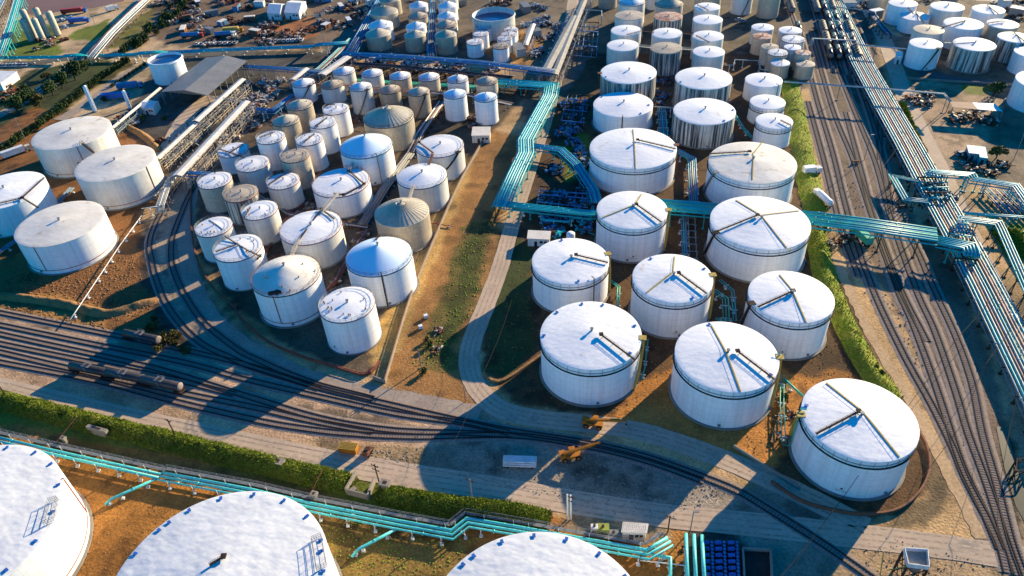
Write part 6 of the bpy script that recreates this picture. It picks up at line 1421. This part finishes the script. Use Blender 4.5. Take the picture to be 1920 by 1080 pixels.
# ------------------------------------------------------------------ scrap and yard clutter
def heap(c, rad, n, label, group, seed, big=1.0, mats=('grey','rust','dark','cream','rust','dark'), name='scrap_heap'):
    rs = random.Random(seed); rt = empty(name, c, label, 'scrap heap' if name == 'scrap_heap' else 'pipework', group)
    for m_ in list(dict.fromkeys(rs.sample(mats, min(3, len(mats))))):
        mb = MB()
        for _ in range(n):
            a = rs.random()*6.28; r = rad*rs.random()**.6; p = Vector((c.x+cos(a)*r, c.y+sin(a)*r, rs.uniform(.1, 1.4)*big))
            if rs.random() < .55:
                q = p+Vector((rs.uniform(-1,1), rs.uniform(-1,1), rs.uniform(-.25,.25)))*rs.uniform(1,3)*big; mb.bar(p, q, rs.uniform(.12,.35)*big)
            else: mb.box(p, (rs.uniform(.4,2)*big, rs.uniform(.4,1.4)*big, rs.uniform(.3,1.4)*big), rs.random()*3, rs.uniform(-.3,.3))
        mb.build({'grey':'steel_scrap','rust':'rusty_scrap','steelw':'white_debris','bluepipe':'blue_debris','dark':'dark_debris','cream':'timber_debris','hopper':'pale_debris','silver':'silver_debris','green':'green_debris','redpipe':'red_debris','orange':'orange_debris','yellow':'ochre_debris','teal':'teal_debris'}[m_], m_, rt)
    return rt
def field(poly, n, rad, k, label, group, seed, **kw):
    rs = random.Random(seed); wp = px(poly); x0, x1 = min(p.x for p in wp), max(p.x for p in wp); y0, y1 = min(p.y for p in wp), max(p.y for p in wp); c = 0; t = 0
    while c < n and t < 4000:
        t += 1; x, y = rs.uniform(x0, x1), rs.uniform(y0, y1)
        if not inside(np.array([x]), np.array([y]), [(p.x, p.y) for p in wp])[0]: continue
        if any(hypot(x-q[0], y-q[1]) < q[2]+rad*.7 for q in TANKS): continue
        heap(Vector((x, y, 0)), rad*rs.uniform(.6,1.3), k, label, group, seed*100+c, **kw); c += 1
field([(300,0),(500,-20),(505,40),(560,45),(520,60),(480,80),(330,62),(290,40)], 34, 5, 22, 'heap of mixed scrap in the scrap yard behind the teal pipes', 'heaps in the scrap yard', 1, big=1.15)
field([(560,0),(690,-20),(690,60),(600,60),(520,65)], 18, 5, 18, 'heap of mixed scrap between the tents and the upper centre tanks', 'heaps right of the tents', 2)
field([(460,60),(560,62),(590,78),(330,90),(340,76)], 10, 4, 12, 'low pile of boxes along the teal pipes', 'piles along the teal pipes', 3)
field([(0,160),(30,165),(25,190),(0,215)], 5, 3, 14, 'pile of orange-brown debris at the left edge', 'piles at the left edge', 4, mats=('rust','cream','orange'))
field([(100,30),(130,35),(120,60),(112,55)], 3, 3, 10, 'white equipment beside the tall pale vessels', 'equipment by the vessels', 5, mats=('steelw','greypipe' if 0 else 'grey','bluepipe'))
field([(50,72),(130,75),(110,100),(60,100)], 6, 3, 14, 'pipework at the feet of the tall pale vessels', 'pipework by the vessels', 6, name='pipework_cluster')
field([(470,140),(545,135),(520,200),(420,290),(400,280),(440,215)], 24, 3.5, 24, 'tangle of pipework beside the longest loading canopy', 'pipework beside the canopies', 7, mats=('grey','cream','rust','hopper'), name='pipework_cluster')
field([(330,260),(390,215),(450,160),(440,190),(380,250),(330,300),(300,300)], 16, 3, 22, 'tangle of pale pipework between two loading canopies', 'pipework between the canopies', 8, mats=('grey','cream','hopper'), name='pipework_cluster')
field([(215,215),(280,235),(320,260),(300,280),(225,245)], 8, 3, 12, 'low pile of boards and pipes near the rear left basin tank', 'piles near the left basin', 9)
field([(650,108),(960,130),(960,148),(660,132)], 22, 3.5, 22, 'dark pipework cluster between the upper centre tanks and the centre basin', 'pipework under the pipe racks', 10, mats=('dark','grey','rust','steelw'), name='pipework_cluster')
field([(965,0),(1045,10),(1060,60),(1000,110),(975,60)], 14, 4, 18, 'pipework cluster near the wide open-topped tank', 'pipework by the open-topped tank', 11, mats=('grey','cream','bluepipe','dark'), name='pipework_cluster')
field([(1040,140),(1110,150),(1100,330),(1040,330)], 16, 3, 18, 'dark pipework in the shade left of the wide tanks', 'pipework left of the wide tanks', 12, mats=('dark','bluepipe','grey'), name='pipework_cluster')
field([(1000,350),(1110,350),(1100,440),(1040,450),(1000,420)], 12, 3, 18, 'blue-black pipework around the blue manifold', 'pipework around the manifold', 13, mats=('dark','bluepipe','teal'), name='pipework_cluster')
field([(520,330),(700,430),(640,540),(560,560),(430,470)], 14, 2.2, 12, 'rusty valves and pipework on the basin floor between the tanks', 'pipework on the basin floor', 14, mats=('rust','grey','cream'), name='pipework_cluster', big=.7)
field([(700,150),(900,160),(900,240),(620,240)], 16, 2.5, 14, 'pipework on the floor between the rear tank rows', 'pipework between rear rows', 15, mats=('rust','grey','dark'), name='pipework_cluster', big=.8)
field([(1200,100),(1300,110),(1300,280),(1230,280),(1210,110)], 12, 2.5, 12, 'pipework between the wide tanks and the tank columns', 'pipework between wide tanks', 16, mats=('dark','rust','bluepipe'), name='pipework_cluster', big=.8)
field([(1790,215),(1870,220),(1850,240),(1780,235)], 8, 3, 14, 'machinery under and around the brown and white shelter', 'machinery at the shelter', 17, mats=('rust','dark','cream'), name='pipework_cluster')
field([(1700,175),(1770,185),(1760,215),(1720,210)], 7, 3, 12, 'pipework left of the brown and white shelter', 'pipework by the shelter', 18, mats=('cream','dark','rust'), name='pipework_cluster')
field([(1790,290),(1900,300),(1890,330),(1800,325)], 8, 2.5, 10, 'dark bits of equipment in the dark yard', 'equipment in the dark yard', 19, mats=('dark','rust','cream'), name='pipework_cluster')
field([(1570,-10),(1800,-10),(1760,10),(1600,20)], 10, 4, 14, 'clutter at the top edge behind the upper right tanks', 'clutter at the top right', 20, mats=('dark','grey','cream','rust'))
field([(1860,0),(1925,5),(1920,35),(1890,30)], 6, 4, 14, 'brown rubble at the top right corner', 'rubble at the top right', 21, mats=('rust','cream','dark'))
field([(700,-10),(960,-10),(960,15),(870,10),(700,10)], 10, 4, 14, 'clutter at the top edge above the upper centre tanks', 'clutter at the top centre', 22, mats=('dark','grey','green' if 0 else 'rust','cream'))
field([(1700,340),(1745,335),(1790,375),(1745,380)], 6, 2.5, 12, 'teal and dark valves inside the expansion loop', 'valves in the expansion loop', 23, mats=('teal','dark','grey'), name='pipework_cluster')
field([(808,620),(830,610),(825,660),(800,660)], 3, 1.6, 10, 'small brown debris pile on the dirt strip', 'debris on the dirt strip', 24, mats=('rust','cream','dark'), big=.5)
field([(1540,420),(1600,440),(1590,480),(1555,470)], 5, 2.2, 10, 'timber and steel bits under the turquoise bridge', 'bits under the bridge', 25, mats=('cream','dark','rust'), big=.6)
field([(1460,730),(1500,750),(1470,830),(1445,820)], 4, 1.8, 9, 'timber pieces left of the biggest front tank', 'timber by the front tank', 26, mats=('cream','rust','dark'), big=.5)
# stones and tufts scattered as ground litter
def litter(poly, n, label, m, seed, s0=.12, s1=.4):
    rs = random.Random(seed); wp = [(p.x, p.y) for p in px(poly)]; x0, x1 = min(p[0] for p in wp), max(p[0] for p in wp); y0, y1 = min(p[1] for p in wp), max(p[1] for p in wp); mb = MB()
    X = np.array([rs.uniform(x0, x1) for _ in range(n)]); Y = np.array([rs.uniform(y0, y1) for _ in range(n)]); k = inside(X, Y, wp)
    for x, y in zip(X[k], Y[k]):
        if any(hypot(x-q[0], y-q[1]) < q[2]+.5 for q in TANKS): continue
        s = rs.uniform(s0, s1); a = rs.random()*3
        mb.add([(x-s, y-s*.6, 0), (x+s*.8, y-s, 0), (x+s, y+s*.7, 0), (x-s*.6, y+s, 0), (x+rs.uniform(-.1,.1), y+rs.uniform(-.1,.1), s*rs.uniform(.6,1.3))], [(0,1,4),(1,2,4),(2,3,4),(3,0,4)])
    o = mb.build('loose_stones' if m != 'leaf2' else 'grass_tufts', m); tag(o, label, 'stones' if m != 'leaf2' else 'grass', None, 'stuff')
litter([(960,480),(1500,400),(1740,880),(1560,950),(900,700)], 3000, 'loose brown stones on the right basin floor', 'berm', 1, .08, .22)
litter([(500,950),(1280,1000),(1280,1090),(0,1090),(150,880)], 1500, 'dry tufts and stones on the foreground dirt', 'berm', 2, .06, .2)
litter([(640,845),(1085,830),(1385,922),(1240,985),(770,872)], 2500, 'loose gravel between the track and the service road', 'concrete', 3, .08, .25)
litter([(1540,250),(1640,400),(1880,1010),(1780,800),(1560,450)], 1500, 'loose gravel beside the right yard tracks', 'concrete', 4, .1, .3)
litter([(870,420),(930,400),(925,440),(900,570),(860,620),(850,700),(770,690),(820,590)], 900, 'olive grass tufts on the strip beside the centre basin', 'leaf2', 5, .1, .3)
litter([(500,955),(760,990),(900,1010),(800,1090),(620,1080)], 700, 'olive grass tufts on the foreground dirt', 'leaf2', 6, .1, .25)
litter([(1640,1000),(1860,1060),(1760,1100),(1570,1100)], 300, 'stones around the white tray platform', 'berm', 7, .08, .2)
litter([(0,500),(250,480),(300,600),(190,620),(0,575)], 2500, 'stones on the left basin floor', 'berm', 8, .1, .35)

p = G(1070,452); rt = empty('small_drum', p, 'small white upright drum between the cabin and the blue manifold', 'drum'); mb = MB(); mb.lathe(p, [(1.5,.2),(1.5,3.2),(1.1,3.6),(.02,3.7)], 18); mb.build('shell', 'white', rt, smooth=True); mb = MB(); mb.cyl((p.x,p.y,0), 1.8, .2, 18); mb.build('footing', 'concrete', rt)
p = G(1672,390); 
# dark steel tower under the pipe run at the lower right
rt = empty('support_tower', G(1905,890), 'dark cross-braced steel tower under the pipe run at the right edge', 'tower')
a, b, c_, d = G(1898,895), G(1925,892), G(1925,870), G(1900,872)
for q in (a,b,c_,d): mb = MB(); mb.bar(q, q+Vector((0,0,2.4)), .3); mb.build('leg', 'dark', rt)
mb = MB()
for q, r_ in ((a,b),(b,c_),(c_,d),(d,a)): mb.bar(q, r_+Vector((0,0,2.4)), .15); mb.bar(r_, q+Vector((0,0,2.4)), .15); mb.bar(q+Vector((0,0,2.4)), r_+Vector((0,0,2.4)), .2)
mb.build('bracing', 'dark', rt)
